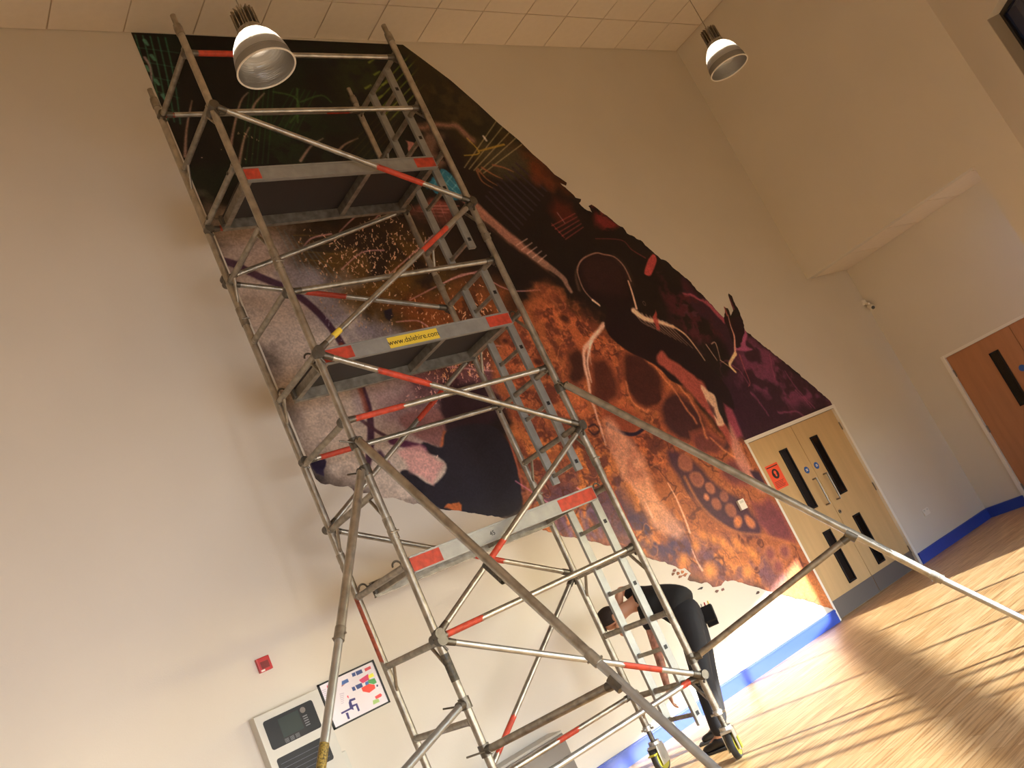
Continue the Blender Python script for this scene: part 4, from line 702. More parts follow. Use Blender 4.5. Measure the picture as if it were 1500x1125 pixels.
                pts, c, al, sc, th, f, wp, seed = o[1:]; r = s.polym(pts, f, wp)
                if not r: continue
                i0, i1, j0, j1 = r[0]; nz = s.fb(sc, 200 + seed)[j0:j1, i0:i1]; s.put(r[0], r[1] * al * np.clip((nz - th) / .12 + .5, 0, 1), c)
            elif k == 'D':
                pts, c, n, ln, seed, al = o[1:]; r = s.polym(pts, .05, .1)
                if not r: continue
                (i0, i1, j0, j1), m = r; rs = np.random.RandomState(seed); col = np.array(c, np.float32) / 255
                for q in range(n):
                    i, j = rs.randint(i0, i1), rs.randint(j0, j1)
                    if m[j - j0, i - i0] < rs.rand(): continue
                    wd_ = 1 + (q % 3 > 0)
                    an = 1.15 + rs.randn() * .45; L = ln * (.4 + rs.rand()) / s.res; a = al * (.45 + .55 * rs.rand())
                    for t in range(max(2, int(L))):
                        ii, jj = int(i + math.cos(an) * t), int(j + math.sin(an) * t)
                        if 0 <= ii < s.W - 1 and 0 <= jj < s.H - 1: s.img[jj:jj + wd_, ii:ii + wd_] += (col - s.img[jj:jj + wd_, ii:ii + wd_]) * a
    def material(s, name, gain, rough=.4, grain=0):
        if grain:
            s.img *= (1 + grain * (s.fb(.012, 77) - .5) + grain * .7 * (s.fb(.07, 78) - .5))[..., None]
        l = np.where(s.img <= .04045, s.img / 12.92, ((np.clip(s.img, 0, 1) + .055) / 1.055) ** 2.4) * np.array(gain, np.float32); l = np.clip(l, 0, .95)
        v = np.where(l <= .0031308, l * 12.92, 1.055 * l ** (1 / 2.4) - .055)
        im = bpy.data.images.new(name, s.W, s.H); buf = np.ones((s.H, s.W, 4), np.float32); buf[..., :3] = v; im.pixels.foreach_set(buf.ravel()); im.update(); im.pack()
        m = bpy.data.materials.new(name); m.use_nodes = True; nt = m.node_tree; b = nt.nodes['Principled BSDF']; b.inputs['Roughness'].default_value = rough; b.inputs['Specular IOR Level'].default_value = .25
        tc = nt.nodes.new('ShaderNodeTexCoord'); sp = nt.nodes.new('ShaderNodeSeparateXYZ'); cb = nt.nodes.new('ShaderNodeCombineXYZ'); it = nt.nodes.new('ShaderNodeTexImage'); it.image = im; it.extension = 'EXTEND'
        nt.links.new(tc.outputs['Object'], sp.inputs[0])
        for ch, a, b2, k in ((0, s.x0, s.x1, 0), (2, s.z0, s.z1, 1)):
            mr = nt.nodes.new('ShaderNodeMapRange'); mr.clamp = False; mr.inputs[1].default_value = a; mr.inputs[2].default_value = b2; nt.links.new(sp.outputs[ch], mr.inputs[0]); nt.links.new(mr.outputs[0], cb.inputs[k])
        nt.links.new(cb.outputs[0], it.inputs[0]); nt.links.new(it.outputs[0], b.inputs['Base Color']); return m
cv = Canvas(-5.15, 1.95, .05, 7.70, .005); cv.run(ART); mm_ = cv.material('mural_print', (1.65, 1.72, 1.85), .42, .22)
# vinyl outline, torn along the lower edge and part of the slope
def ragged(pts, amp, seed):
    r = random.Random(seed); out = []
    for a, b in zip(pts, pts[1:] + pts[:1]):
        L = math.hypot(b[0] - a[0], b[1] - a[1]); straight = (a[0] < -4.9 and b[0] < -4.9) or L > 1.2 or (a[1] > 5.6) or (a[1] < 2.2 and b[1] < 2.2 and a[0] > -.1 and b[0] > -.1)
        out.append(a)
        if not straight:
            n = max(1, int(L / .03))
            for k in range(1, n): t = k / n; out.append((a[0] + (b[0] - a[0]) * t + r.uniform(-amp, amp), a[1] + (b[1] - a[1]) * t + r.uniform(-amp, amp)))
    return out
pts = ragged(OUTL, .008, 4)
from mathutils.geometry import delaunay_2d_cdt
bm = bmesh.new(); ne = len(pts)
vo, eo, fo, _, _, _ = delaunay_2d_cdt([Vector(p) for p in pts], [(i, (i + 1) % ne) for i in range(ne)], [], 1, 1e-5)
fv = [bm.verts.new((p[0], -.0045, p[1])) for p in vo]
for f in fo: bm.faces.new([fv[i] for i in f])
bmesh.ops.recalc_face_normals(bm, faces=bm.faces)
if bm.faces[0].normal.y > 0: bmesh.ops.reverse_faces(bm, faces=bm.faces)
be = [e for e in bm.edges if len(e.link_faces) == 1]
ex = bmesh.ops.extrude_edge_only(bm, edges=be); bmesh.ops.translate(bm, verts=[v for v in ex['geom'] if isinstance(v, bmesh.types.BMVert)], vec=(0, .004, 0))
for cx, cz in [(-1.877,1.242),(-1.852,1.204),(-1.787,1.195),(-1.848,1.167),(-1.778,1.163),(-1.921,1.222),(-1.67,0.981),(-1.484,0.883),(-1.407,0.869),(-0.966,0.676),(-0.821,0.592),(-0.765,0.557)]:
    r = random.Random(int(cx * 1000)); n = 7
    poly_prism(bm, [(cx + math.cos(6.283 * k / n) * r.uniform(.012, .05), cz + math.sin(6.283 * k / n) * r.uniform(.006, .02)) for k in range(n)], -.0045, -.0005)
bmesh.ops.triangulate(bm, faces=[f for f in bm.faces if len(f.verts) > 4])
tag(link('wall_mural', bm, mm_), 'large dark mural of musicians and orange cells across the cream wall', 'mural')
# ------------------------------------------------------------ things on the wall
bd = empty('floor_plan_board', (-5.355, 0, 1.505), 'black-framed coloured building plan beside the alarm panel', 'sign')
cb_ = Canvas(-5.60, -5.11, 1.33, 1.68, .0012); cb_.run(BOARD)
cb_m = cb_.material('plan_print', (1.35, 1.35, 1.4), .3)
p_ = bx('plan_sheet', (-5.585, -.012, 1.345), (-5.125, -.001, 1.665), cb_m); p_.parent = bd; p_.matrix_parent_inverse = Matrix.Translation((5.355, 0, -1.505))
bm = bmesh.new()
for lo, hi in (((-.238, -.02, -.168), (-.226, -.0005, .168)), ((.226, -.02, -.168), (.238, -.0005, .168)), ((-.238, -.02, .156), (.238, -.0005, .168)), ((-.238, -.02, -.168), (.238, -.0005, -.156))): box(bm, lo, hi)
link('frame', bm, M['blackm'], bd)
ap = empty('alarm_panel', (-5.885, 0, 1.2), 'grey fire alarm control panel with two black windows on the wall', 'alarm panel')
bx('casing', (-.245, -.12, -.32), (.245, -.0005, .45), M['plastic'], ap, .006)
bx('base_plate', (-.235, -.05, -.4), (.3, -.0005, -.02), M['plastic'], ap, .004)
bm = bmesh.new(); rrect(bm, -.2, .2, .175, .4, .018, -.1225, -.1195); cw = link('control_window', bm, M['blackm'], ap)
scm = mat('dark_screen', (50, 62, 62), .2)
bx('display', (-.1, -.124, .245), (.055, -.1224, .375), scm, cw)
bm = bmesh.new()
for i in range(3):
    for j in range(5): box(bm, (-.1 + i * .04, -.1235, .208 + j * .006), (-.07 + i * .04, -.1224, .2105 + j * .006))
for i in range(5): box(bm, (.072, -.1235, .25 + i * .016), (.105, -.1224, .257 + i * .016))
tag(link('button_rows', bm, mat('grey_print', (120, 120, 124), .5), cw), None, kind='stuff')
bm = bmesh.new(); bmesh.ops.create_circle(bm, cap_ends=True, segments=24, radius=.02, matrix=Matrix.Translation((.088, -.1235, .36)) @ Matrix.Rotation(math.pi / 2, 4, 'X')); link('key_switch', bm, M['kick'], cw)
bm = bmesh.new(); rrect(bm, -.2, -.03, .175, .14, .018, -.1225, -.1195); lw = link('lower_window', bm, M['blackm'], ap)
bm = bmesh.new()
for j in range(4): box(bm, (-.18, -.1235, .0 + j * .032), (.15, -.1224, .0025 + j * .032))
link('indicator_strips', bm, mat('grey_print2', (96, 98, 112), .5), lw)
cp = empty('fire_alarm_call_point', (-5.9, 0, 1.96), 'small red square fire alarm call point on the cream wall', 'fire alarm')
bx('casing', (-.048, -.04, -.05), (.048, -.0005, .05), M['red'], cp, .006); bx('press_glass', (-.03, -.043, -.03), (.03, -.039, .02), mat('dark_red', (120, 16, 20), .3), cp, .001)
bx('label_plate', (-.04, -.042, -.046), (-.012, -.0395, -.034), M['white'], cp)
sw = empty('wall_control', (-.585, 0, 1.53), 'small white control box over the mural beside the birch doors', 'switch')
bx('casing', (-.05, -.035, -.055), (.05, -.0046, .055), M['white'], sw, .005); bx('vent', (-.03, -.038, .015), (.03, -.0345, .04), M['plastic'], sw, .001)
sk = empty('wall_socket', (2.43, 0, .49), 'white double socket low on the wall by the recess', 'socket')
bx('face_plate', (-.07, -.012, -.042), (.07, -.0005, .042), M['white'], sk, .003)
for sx in (-.035, .035): bx('rocker', (sx - .012, -.016, .012), (sx + .012, -.0115, .03), M['plastic'], sk, .001)
cc = empty('security_camera', (3.63, 0, 3.2), 'white security camera in the corner of the recess', 'camera')
bx('bracket', (-.03, -.03, .05), (.05, -.0005, .12), M['white'], cc, .006)
bm = bmesh.new(); tube(bm, (.0, -.03, .06), (-.02, -.09, .03), .016); link('arm', bm, M['white'], cc, smooth=True)
bm = bmesh.new(); tube(bm, (.03, -.05, .0), (-.07, -.14, -.05), .036, n=18); link('housing', bm, M['white'], cc, smooth=True)
bm = bmesh.new(); tube(bm, (-.0695, -.1395, -.0497), (-.074, -.1435, -.052), .024, n=16); link('lens', bm, M['black'], cc)
lc = empty('low_wall_cabinet', (-4.33, 0, .2), 'low grey wall unit with dark front under the scaffold', 'cabinet')
bx('casing', (-.42, -.2, -.1), (.38, -.0005, .36), M['plastic'], lc, .008); bx('front_panel', (-.41, -.212, -.09), (.37, -.199, .34), M['kick'], lc, .004)
# ------------------------------------------------------------ pendant lamps
def lamp(loc, label):
    t = empty('pendant_lamp', loc, label, 'lamp', 'pendant lamps hung from the tiled ceiling')
    prof = [(.187, 0), (.186, .02), (.181, .065), (.170, .12), (.152, .175), (.126, .222), (.098, .255), (.078, .268)]
    bm = bmesh.new(); n = 48; rings = [[bm.verts.new((r * math.cos(6.2832 * k / n), r * math.sin(6.2832 * k / n), z)) for k in range(n)] for r, z in prof]
    inner = [[bm.verts.new(((r - .004) * math.cos(6.2832 * k / n), (r - .004) * math.sin(6.2832 * k / n), z - .002 * (z > .1))) for k in range(n)] for r, z in prof]
    for R in (rings,):
        for a, b in zip(R[:-1], R[1:]):
            for k in range(n): bm.faces.new((a[k], a[(k + 1) % n], b[(k + 1) % n], b[k]))
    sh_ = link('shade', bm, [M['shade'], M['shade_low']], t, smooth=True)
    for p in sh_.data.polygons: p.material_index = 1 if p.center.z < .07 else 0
    bm = bmesh.new(); pr = [(.178, .035), (.168, .09), (.15, .125), (.11, .155), (.06, .17), (.02, .175)]
    R = [[bm.verts.new((r * math.cos(6.2832 * k / n), r * math.sin(6.2832 * k / n), z)) for k in range(n)] for r, z in pr]
    for a, b in zip(R[:-1], R[1:]):
        for k in range(n): bm.faces.new((a[k], a[(k + 1) % n], b[(k + 1) % n], b[k]))
    bm.faces.new(R[-1]); link('added_baffle', bm, M['shade_low'], t, smooth=True)  # added inner baffle, keeps the lamp glow in the upper dome
    bm = bmesh.new(); bmesh.ops.create_uvsphere(bm, u_segments=8, v_segments=4, radius=.001); bm.clear()
    rr = [];  # rim ring
    for k in range(n):
        a = 6.2832 * k / n; c = Vector((.187 * math.cos(a), .187 * math.sin(a), 0)); ro = Vector((math.cos(a), math.sin(a), 0))
        rr.append([bm.verts.new(c + ro * .006 * math.cos(q * 1.0472) + Vector((0, 0, .006 * math.sin(q * 1.0472)))) for q in range(6)])
    for k in range(n):
        for q in range(6): bm.faces.new((rr[k][q], rr[k][(q + 1) % 6], rr[(k + 1) % n][(q + 1) % 6], rr[(k + 1) % n][q]))
    link('rim', bm, M['white'], t, smooth=True)
    bm = bmesh.new(); tube(bm, (0, 0, .262), (0, 0, .30), .082, n=24); tube(bm, (0, 0, .30), (0, 0, .44), .045, n=20); h = link('lamp_housing', bm, M['alu2'], t, smooth=True)
    bm = bmesh.new()
    for k in range(16): box(bm, (.04, -.003, .30), (.078, .003, .445), 0, Matrix.Rotation(6.2832 * k / 16, 4, 'Z'))
    link('cooling_fins', bm, M['alu2'], h)
    bm = bmesh.new(); bmesh.ops.create_uvsphere(bm, u_segments=16, v_segments=10, radius=.018, matrix=Matrix.Translation((0, 0, .238)) @ Matrix.Diagonal((1, 1, 1.2, 1))); link('bulb', bm, M['bulb'], t, smooth=True)
    bm = bmesh.new(); tube(bm, (0, 0, .44), (0, 0, ZC - loc[2]), .004, n=8); link('cable', bm, M['alu2'], t)
    bm = bmesh.new(); tube(bm, (0, 0, ZC - loc[2] - .03), (0, 0, ZC - loc[2] - .001), .05, n=20); link('ceiling_rose', bm, M['white'], t)
    l = bpy.data.lights.new('lamp_light', 'POINT'); l.energy = LAMPW; l.color = (1, .86, .68); l.shadow_soft_size = .012
    lo = bpy.data.objects.new('lamp_light', l); COL.objects.link(lo); lo.parent = t; lo.location = (0, 0, .197)
LAMPW = 9
lamp((-5.387, -2.373, 5.20), 'lit pendant lamp hanging in front of the tower top, the nearer lamp')
lamp((-.62, -2.409, 5.24), 'lit pendant lamp hanging near the right wall corner, the farther lamp')
# ------------------------------------------------------------ scaffold tower
A = Vector((-5.4025, -1.5657, 0)); Bq = Vector((-5.4025, -.7657, 0)); Cq = Vector((-3.6025, -1.5657, 0)); Dq = Vector((-3.6025, -.7657, 0))
T = empty('scaffold_tower', (-4.5, -1.166, 0), 'tall aluminium scaffold tower with orange-taped braces in front of the mural', 'scaffold')
def P(o):   # keep world coordinates under the tower
    o.parent = T; o.matrix_parent_inverse = Matrix.Translation((4.5, 1.166, 0)); return o
def Z(v, z): return Vector((v.x, v.y, z))
RZ = [.58 + .5 * k for k in range(12)]
for c in (A, Bq, Cq, Dq):
    for z0, z1 in ((.34, 2.33), (2.33, 4.30), (4.30, 6.26)):
        s = P(tb('standard', Z(c, z0 + .006), Z(c, z1 - .006), .0262, M['alu'] if z0 > 2 else M['alu2'], n=16))
        bm = bmesh.new(); tube(bm, Z(c, z1 - .075), Z(c, z1 - .008), .0315, n=16); tube(bm, Z(c, z1 - .012), Z(c, z1 + .012), .0285, n=16)
        if z1 < 6: tube(bm, Z(c, z1 + .01), Z(c, z1 + .07), .0305, n=16); tube(bm, Z(c, z1 - .03) + Vector((-.03, -.03, 0)), Z(c, z1 - .03) + Vector((.035, -.02, 0)), .007, n=8)
        link('coupling_collar', bm, M['alu2'], s, smooth=True)
        if z1 > 6: link('spigot', (lambda b: (tube(b, Z(c, z1 - .01), Z(c, z1 + .10), .0205, n=14), b)[1])(bmesh.new()), M['alu2'], s, smooth=True)
for a, b in ((A, Bq), (Cq, Dq)):
    for i, z in enumerate(RZ):
        r = P(tb('rung', Z(a, z), Z(b, z), .0225, M['alu2'], n=14))
        for e_, s_ in ((a, 1), (b, -1)):
            link('weld_collar', (lambda q: (tube(q, Z(e_, z) + Vector((0, .018 * s_, 0)), Z(e_, z) + Vector((0, .042 * s_, 0)), .0265, n=14), q)[1])(bmesh.new()), M['alu2'], r, smooth=True)
        if i in (0, 2, 4, 6, 8, 10):
            for e_, s_ in ((a, 1), (b, -1)): P(tb('knee_brace', Z(e_, z - .01) + Vector((0, .12 * s_, 0)), Z(e_, z - .17) + Vector((0, .015 * s_, 0)), .0115, M['alu2'], n=10))
# ladder sections on the right-hand frame
for z0, z1 in ((.28, 2.07), (2.29, 4.07), (4.28, 6.08)):
    for k, yo in enumerate((.21, .53)):
        y = Cq.y + yo
        st = P(bx('ladder_stile', (Cq.x - .033, y - .014, z0), (Cq.x + .033, y + .014, z1), M['ladder'], None, .003))
        for q in range(14):
            zz = .36 + .5 * q
            if z0 < zz < z1: bx('rung_socket', (Cq.x - .014, y - .0165, zz - .015), (Cq.x + .014, y - .0135, zz + .015), M['ink'], st)  # dark plates stand in for the shade inside the rung holes
    for q in range(28):
        zz = .355 + .5 * q
        if z0 + .03 < zz < z1 - .03: P(bx('ladder_rung', (Cq.x - .014, Cq.y + .224, zz - .014), (Cq.x + .014, Cq.y + .516, zz + .014), M['alu2'], None, .003))
# braces
def brace(p, q, kind, yo, tapes, r=.0205, m='alu', s_in=1):
    p = Vector(p); q = Vector(q); p.y += yo; q.y += yo; d = (q - p).normalized(); p2 = p + d * .045; q2 = q - d * .045
    o = P(tb(kind, p2, q2, r, M[m], n=14))
    for e_, s_ in ((p, 1), (q, -1)):
        bm = bmesh.new(); c = e_ + d * .05 * s_
        tube(bm, e_ + d * .03 * s_, e_ + d * .095 * s_, .025, .0215 if s_ > 0 else .025, n=12)
        # claw round the rung (axis along y)
        jt = random.uniform(-.003, .003); y0 = e_ + Vector((0, -.028 + jt, 0)); tube(bm, y0, e_ + Vector((0, .028 - jt * .8, 0)), .034 + jt * .6, n=14)
        tube(bm, e_ + Vector((0, 0, -.03)), e_ + Vector((.0, 0, -.058)) + d * .02 * s_, .008, n=8)
        link('brace_clamp', bm, M['dark'], o, smooth=True)
    for t0, t1 in tapes:
        bm = bmesh.new(); arc(bm, p + (q - p) * t0, p + (q - p) * t1, r + .0012, Vector((-.3, -.75, -.6)), random.uniform(150, 235)); x = link('orange_tape', bm, M['tape'], o, smooth=True); x['label'] = 'orange-red tape band'
    return o
def fr_(z0, z1, kind, tapes=(), **k): return brace(Z(A, z0), Z(Cq, z1), kind, {'horizontal_brace': .03, 'diagonal_brace': -.028}[kind], tapes, **k)
def re_(z0, z1, kind, tapes=(), **k): return brace(Z(Bq, z0), Z(Dq, z1), kind, {'horizontal_brace': -.03, 'diagonal_brace': .028}[kind], tapes, **k)
Hb, Db = 'horizontal_brace', 'diagonal_brace'
fr_(6.05, 6.05, Hb, [(.03, .25)]); fr_(5.53, 5.53, Hb); fr_(4.06, 4.06, Hb, m='alu2'); fr_(3.09, 3.09, Hb, [(.05, .26)]); fr_(1.60, 1.60, Hb, [(.04, .2)]); fr_(.60, .60, Hb, [(.90, .96)], m='alub')  # lowest brace gets the brighter metal, sunlight put into its colour
fr_(5.54, 4.57, Db, [(.60, .79)]); fr_(3.58, 4.56, Db, [(.63, .80)]); fr_(3.56, 2.57, Db, [(.2, .39)]); fr_(1.62, 2.56, Db, [(.30, .40)]); fr_(1.58, .60, Db, [(.66, .82)], m='alub')  # last diagonal also brightened by colour, as if sunlit
re_(6.09, 6.09, Hb, [(.0, .05), (.80, .93)]); re_(5.04, 5.04, Hb, [(.02, .18), (.7, .82)]); re_(3.10, 3.10, Hb, [(.07, .25)]); re_(.60, .60, Hb, [(.55, .66)])
re_(4.64, 5.06, Db); re_(4.60, 4.07, Db, [(.32, .50)]); re_(2.60, 3.60, Db, [(.58, .76)]); re_(2.60, 1.62, Db, [(.57, .69)]); re_(.36, 1.6, Db, [(.3, .43)])
# red-orange stripe down the lower right front leg
bm = bmesh.new(); vv = [[bm.verts.new((Cq.x + .0275 * math.cos(q), Cq.y + .0275 * math.sin(q), z)) for z in (1.62, 2.14)] for q in [math.radians(-75 + 14 * k) for k in range(6)]]
for p0, p1 in zip(vv[:-1], vv[1:]): bm.faces.new((p0[0], p1[0], p1[1], p0[1]))
x = P(link('tape_strip', bm, M['tape'], None, smooth=True)); x['label'] = 'worn orange tape on the leg'
M['rust'] = mat('worn_red_paint', (150, 74, 52), .6, var=.5, vscale=30)
bm = bmesh.new(); arc(bm, Z(Bq, 1.62), Z(Bq, 2.08), .0275, Vector((-.8, -.5, 0)), 70); x = P(link('paint_strip', bm, M['rust'], None, smooth=True)); x['label'] = 'worn red paint on the rear leg'
# platforms
def platform(z, front_tapes, label=None, mark=None):
    x0, x1, ya, yb = A.x + .075, Cq.x - .075, A.y + .085, A.y + .70
    pl = P(bx('platform', (x0 + .01, ya + .02, z + .028), (x1 - .01, yb - .02, z + .042), M['ply']))
    for k, y in enumerate((ya, yb)):
        bm = bmesh.new(); s_ = -1 if k == 0 else 1
        box(bm, (x0, y - .012, z - .045), (x1, y + .012, z + .052), .002); box(bm, (x0, y - .018, z + .046), (x1, y + .018, z + .058), .002); box(bm, (x0, y - .018, z - .052), (x1, y + .018, z - .044), .002); link('side_beam', bm, M['ladder'] if k == 0 else M['alu2'], pl)
    for u in (.02, .62, .98):
        xx = x0 + (x1 - x0) * u; bx('cross_member', (xx - .022, ya + .012, z - .035), (xx + .022, yb - .012, z + .027), M['alu2'], pl, .002)
    for xx, s_ in ((x0, -1), (x1, 1)):
        for y in (ya + .03, yb - .03):
            bm = bmesh.new(); box(bm, (xx - .012, y - .02, z - .03), (xx + .012, y + .02, z + .05), .003)
            n = 8; xc = A.x if s_ < 0 else Cq.x; pr = None
            for q in range(n + 1):
                a = math.pi * (1 - q / n) if s_ > 0 else math.pi * q / n; c = Vector((xc + .031 * math.cos(a), y, z + .035 + .031 * math.sin(a)))
                if pr is not None: tube(bm, pr, c, .007, n=6)
                pr = c
            tube(bm, (xc - s_ * .031, y, z + .035), (xx, y, z + .035), .008, n=6)
            link('end_hook', bm, M['dark'], pl)
    for t0, t1 in front_tapes:
        xa, xb = x0 + (x1 - x0) * t0, x0 + (x1 - x0) * t1; o = bx('orange_tape', (xa, ya - .0135, z - .043), (xb, ya - .0122, z + .045), M['tape'], pl); o['label'] = 'orange-red tape at the beam end'
    if label:
        xa, xb = x0 + (x1 - x0) * .315, x0 + (x1 - x0) * .575; bx('sticker', (xa, ya - .0135, z - .04), (xb, ya - .0122, z + .042), M['yellow'], pl)
        o = text_mesh('lettering', label, .058, M['ink'], pl, Matrix.Translation(((xa + xb) / 2, ya - .0142, z)) @ FACE_Y); o['label'] = 'black web address lettering'
    if mark: text_mesh('lettering', mark, .045, M['ink'], pl, Matrix.Translation((x0 + (x1 - x0) * .40, ya - .013, z)) @ FACE_Y)
    return pl
platform(5.03, [(.0, .07), (.88, .995)]); platform(3.57, [(.0, .14), (.86, .995)], 'www.dalehire.com'); platform(2.075, [(.0, .14), (.78, .995)], mark='45')
# castors with adjustable legs
def castor(c, rz, parent=None):
    mt = Matrix.Translation((c.x, c.y, 0)) @ Matrix.Rotation(rz, 4, 'Z')
    bm = bmesh.new(); tube(bm, (0, 0, .21), (0, 0, .36), .018, n=14)
    for q in range(8): tube(bm, (0, 0, .232 + q * .013), (0, 0, .238 + q * .013), .0205, n=14)
    bm.transform(mt); st = P(link('adjustable_leg', bm, M['dark'], None, smooth=True))
    bm = bmesh.new(); tube(bm, (0, 0, .315), (0, 0, .35), .034, n=18); tube(bm, (-.06, 0, .335), (.06, 0, .335), .009, n=8); tube(bm, (0, -.055, .325), (0, .055, .325), .009, n=8); bm.transform(mt); link('adjusting_nut', bm, M['alub'], st, smooth=True)
    bm = bmesh.new(); tube(bm, (0, 0, .205), (0, 0, .232), .045, n=18); box(bm, (-.05, -.042, .188), (.06, .042, .208), .004)
    for s_ in (-1, 1):
        vs = box(bm, (-.05, s_ * .040 - .003, .062), (.07, s_ * .040 + .003, .2), .002)
    tube(bm, (.01, -.045, .1), (.01, .045, .1), .014, n=12); bm.transform(mt); fk = P(link('castor_fork', bm, M['alub']))
    bm = bmesh.new(); tube(bm, (.01, -.024, .1), (.01, .024, .1), .079, n=28); bm.transform(mt); link('wheel_disc', bm, M['ywheel'], fk, smooth=True)
    bm = bmesh.new()
    prf = [(.078, -.022), (.094, -.022), (.1, -.012), (.1, .012), (.094, .022), (.078, .022)]; n = 32
    R = [[bm.verts.new((.01 + r * math.cos(6.2832 * k / n), y, .1 + r * math.sin(6.2832 * k / n))) for r, y in prf] for k in range(n)]
    for k in range(n):
        for q in range(6): bm.faces.new((R[k][q], R[k][(q + 1) % 6], R[(k + 1) % n][(q + 1) % 6], R[(k + 1) % n][q]))
    bm.transform(mt); link('tyre', bm, M['rubber'], fk, smooth=True)
    bm = bmesh.new(); box(bm, (.055, -.03, .15), (.12, .03, .16), .002); box(bm, (-.01, -.052, .06), (.03, -.045, .14), .002); bm.transform(mt); link('brake_pedal', bm, M['ywheel'], fk)
castor(Cq, math.radians(35)); castor(Dq, math.radians(200)); castor(A, .4); castor(Bq, 1.2)
# stabilisers
def stabiliser(base, ztop, foot, zst, meet, joint, label=False, tag_=None):
    base = Vector(base); foot = Vector(foot); meet = Vector(meet); top = Z(base, ztop); d = (foot - top).normalized(); out = Vector((foot.x - base.x, foot.y - base.y, 0)).normalized()
    t0 = top + out * .05; L = (foot - t0).length; j = t0 + (foot - t0) * joint
    o = P(tb('stabiliser_tube', t0, j, .0275, M['alu'], n=16)); link('inner_tube', (lambda b: (tube(b, j - d * .05, foot + Vector((0, 0, .03)), .0235, n=16), b)[1])(bmesh.new()), M['alub'], o, smooth=True)
    bm = bmesh.new(); tube(bm, j - d * .05, j + d * .03, .0305, n=16); tube(bm, j - out * .0 + Vector((.03, -.03, 0)), j + Vector((-.03, .03, 0)), .006, n=8); link('locking_collar', bm, M['alu2'], o, smooth=True)
    bm = bmesh.new(); tube(bm, Z(base, ztop - .035), Z(base, ztop + .035), .036, n=16); tube(bm, Z(base, ztop) + out * .03, Z(base, ztop) + out * .075, .022, n=12)
    sd_ = Vector((-out.y, out.x, 0)); tube(bm, Z(base, ztop) + out * .035 - sd_ * .03, Z(base, ztop + .03) + out * .035 - sd_ * .12, .006, n=8); link('swivel_clamp', bm, M['dark'], o, smooth=True)
    bm = bmesh.new(); tube(bm, (foot.x, foot.y, .0), (foot.x, foot.y, .035), .055, .03, n=18); link('rubber_foot', bm, M['rubber'], o, smooth=True)
    s0 = Z(base, zst) + out * .045; dd = (meet - s0).normalized(); s = P(tb('stabiliser_strut', s0, meet - dd * .05, .0235, M['alub' if label else 'alu2'], n=14))  # brighter metal on the labelled strut paints in the light falling there
    bm = bmesh.new(); tube(bm, Z(base, zst - .035), Z(base, zst + .035), .036, n=16); tube(bm, s0 - out * .02, s0 + out * .03, .028, n=12); tube(bm, Z(base, zst) + out * .035 - sd_ * .03, Z(base, zst + .02) + out * .02 - sd_ * .15, .006, n=8)
    link('swivel_clamp', bm, M['dark'], s, smooth=True); bm = bmesh.new()
    tube(bm, meet - d * .04, meet + d * .04, .035, n=16); tube(bm, meet - dd * .075, meet - dd * .02, .026, n=12); link('swivel_clamp', bm, M['dark'], s, smooth=True)
    if label:
        m = mat('hazard_label', (128, 108, 50), .5, var=.95, vscale=110); f2 = foot + Vector((0, 0, .03)); k0 = j - d * .05; a = k0.lerp(f2, .27); b = k0.lerp(f2, .46)
        bm = bmesh.new(); tube(bm, a, b, .0245, n=16, cap=False); bm.transform(Matrix.Identity(4)); x = link('warning_label', bm, m, o, smooth=True); x['label'] = 'black and yellow printed sleeve'
    return o
stabiliser(Cq, 2.90, (-2.371, -3.324, 0), .73, (-2.817, -2.687, 1.05), .80)
stabiliser(A, 2.92, (-5.229, -3.545, 0), .90, (-5.29, -2.848, 1.029), .60)
stabiliser(A, 2.73, (-7.504, -2.545, 0), 1.19, (-6.818, -2.226, .891), .33, label=True)
# printed stickers on two tubes
def sleeve(a, b, r, m, par=None, nm='sticker'):
    bm = bmesh.new(); tube(bm, a, b, r, n=16, cap=False); return P(link(nm, bm, m, None, smooth=True))
mk = mat('worn_sticker', (70, 64, 52), .6, var=.8, vscale=60)
sleeve(Z(A, 1.33), Z(A, 1.5), .0272, mk); t0 = Z(A, 2.92); f0 = Vector((-5.229, -3.545, 0)); sleeve(t0.lerp(f0, .365), t0.lerp(f0, .41), .0284, mk)
t0 = Z(A, 3.58) + Vector((0, -.028, 0)); f0 = Z(Cq, 4.56) + Vector((0, -.028, 0)); sleeve(t0.lerp(f0, .08), t0.lerp(f0, .12), .0215, M['yellow'])
# ------------------------------------------------------------ person bending at the tower foot
def skinned(name, chains, m, parent, root=0, sub=2, merge=1e-4):
    vs, es, rs, idx = [], [], [], {}
    for ch in chains:
        pr = None
        for p, r in ch:
            k = tuple(round(v, 4) for v in p)
            if k not in idx: idx[k] = len(vs); vs.append(p); rs.append(r if isinstance(r, tuple) else (r, r))
            if pr is not None and pr != idx[k]: es.append((pr, idx[k]))
            pr = idx[k]
    me = bpy.data.meshes.new(name); me.from_pydata(vs, es, []); o = bpy.data.objects.new(name, me); COL.objects.link(o)
    md = o.modifiers.new('skin', 'SKIN'); md.use_smooth_shade = True; md.branch_smoothing = .6
    for i, v in enumerate(me.skin_vertices[0].data): v.radius = rs[i]; v.use_root = (i == root)
    s = o.modifiers.new('sub', 'SUBSURF'); s.levels = s.render_levels = sub
    dg = bpy.context.evaluated_depsgraph_get(); dg.update(); me2 = bpy.data.meshes.new_from_object(o.evaluated_get(dg)); bpy.data.objects.remove(o)
    me2.materials.clear(); me2.materials.append(m)
    for p in me2.polygons: p.use_smooth = True
    o = bpy.data.objects.new(name, me2); COL.objects.link(o)
    if parent: o.parent = parent; o.matrix_parent_inverse = Matrix.Translation(-parent.location)
    return o
V = Vector
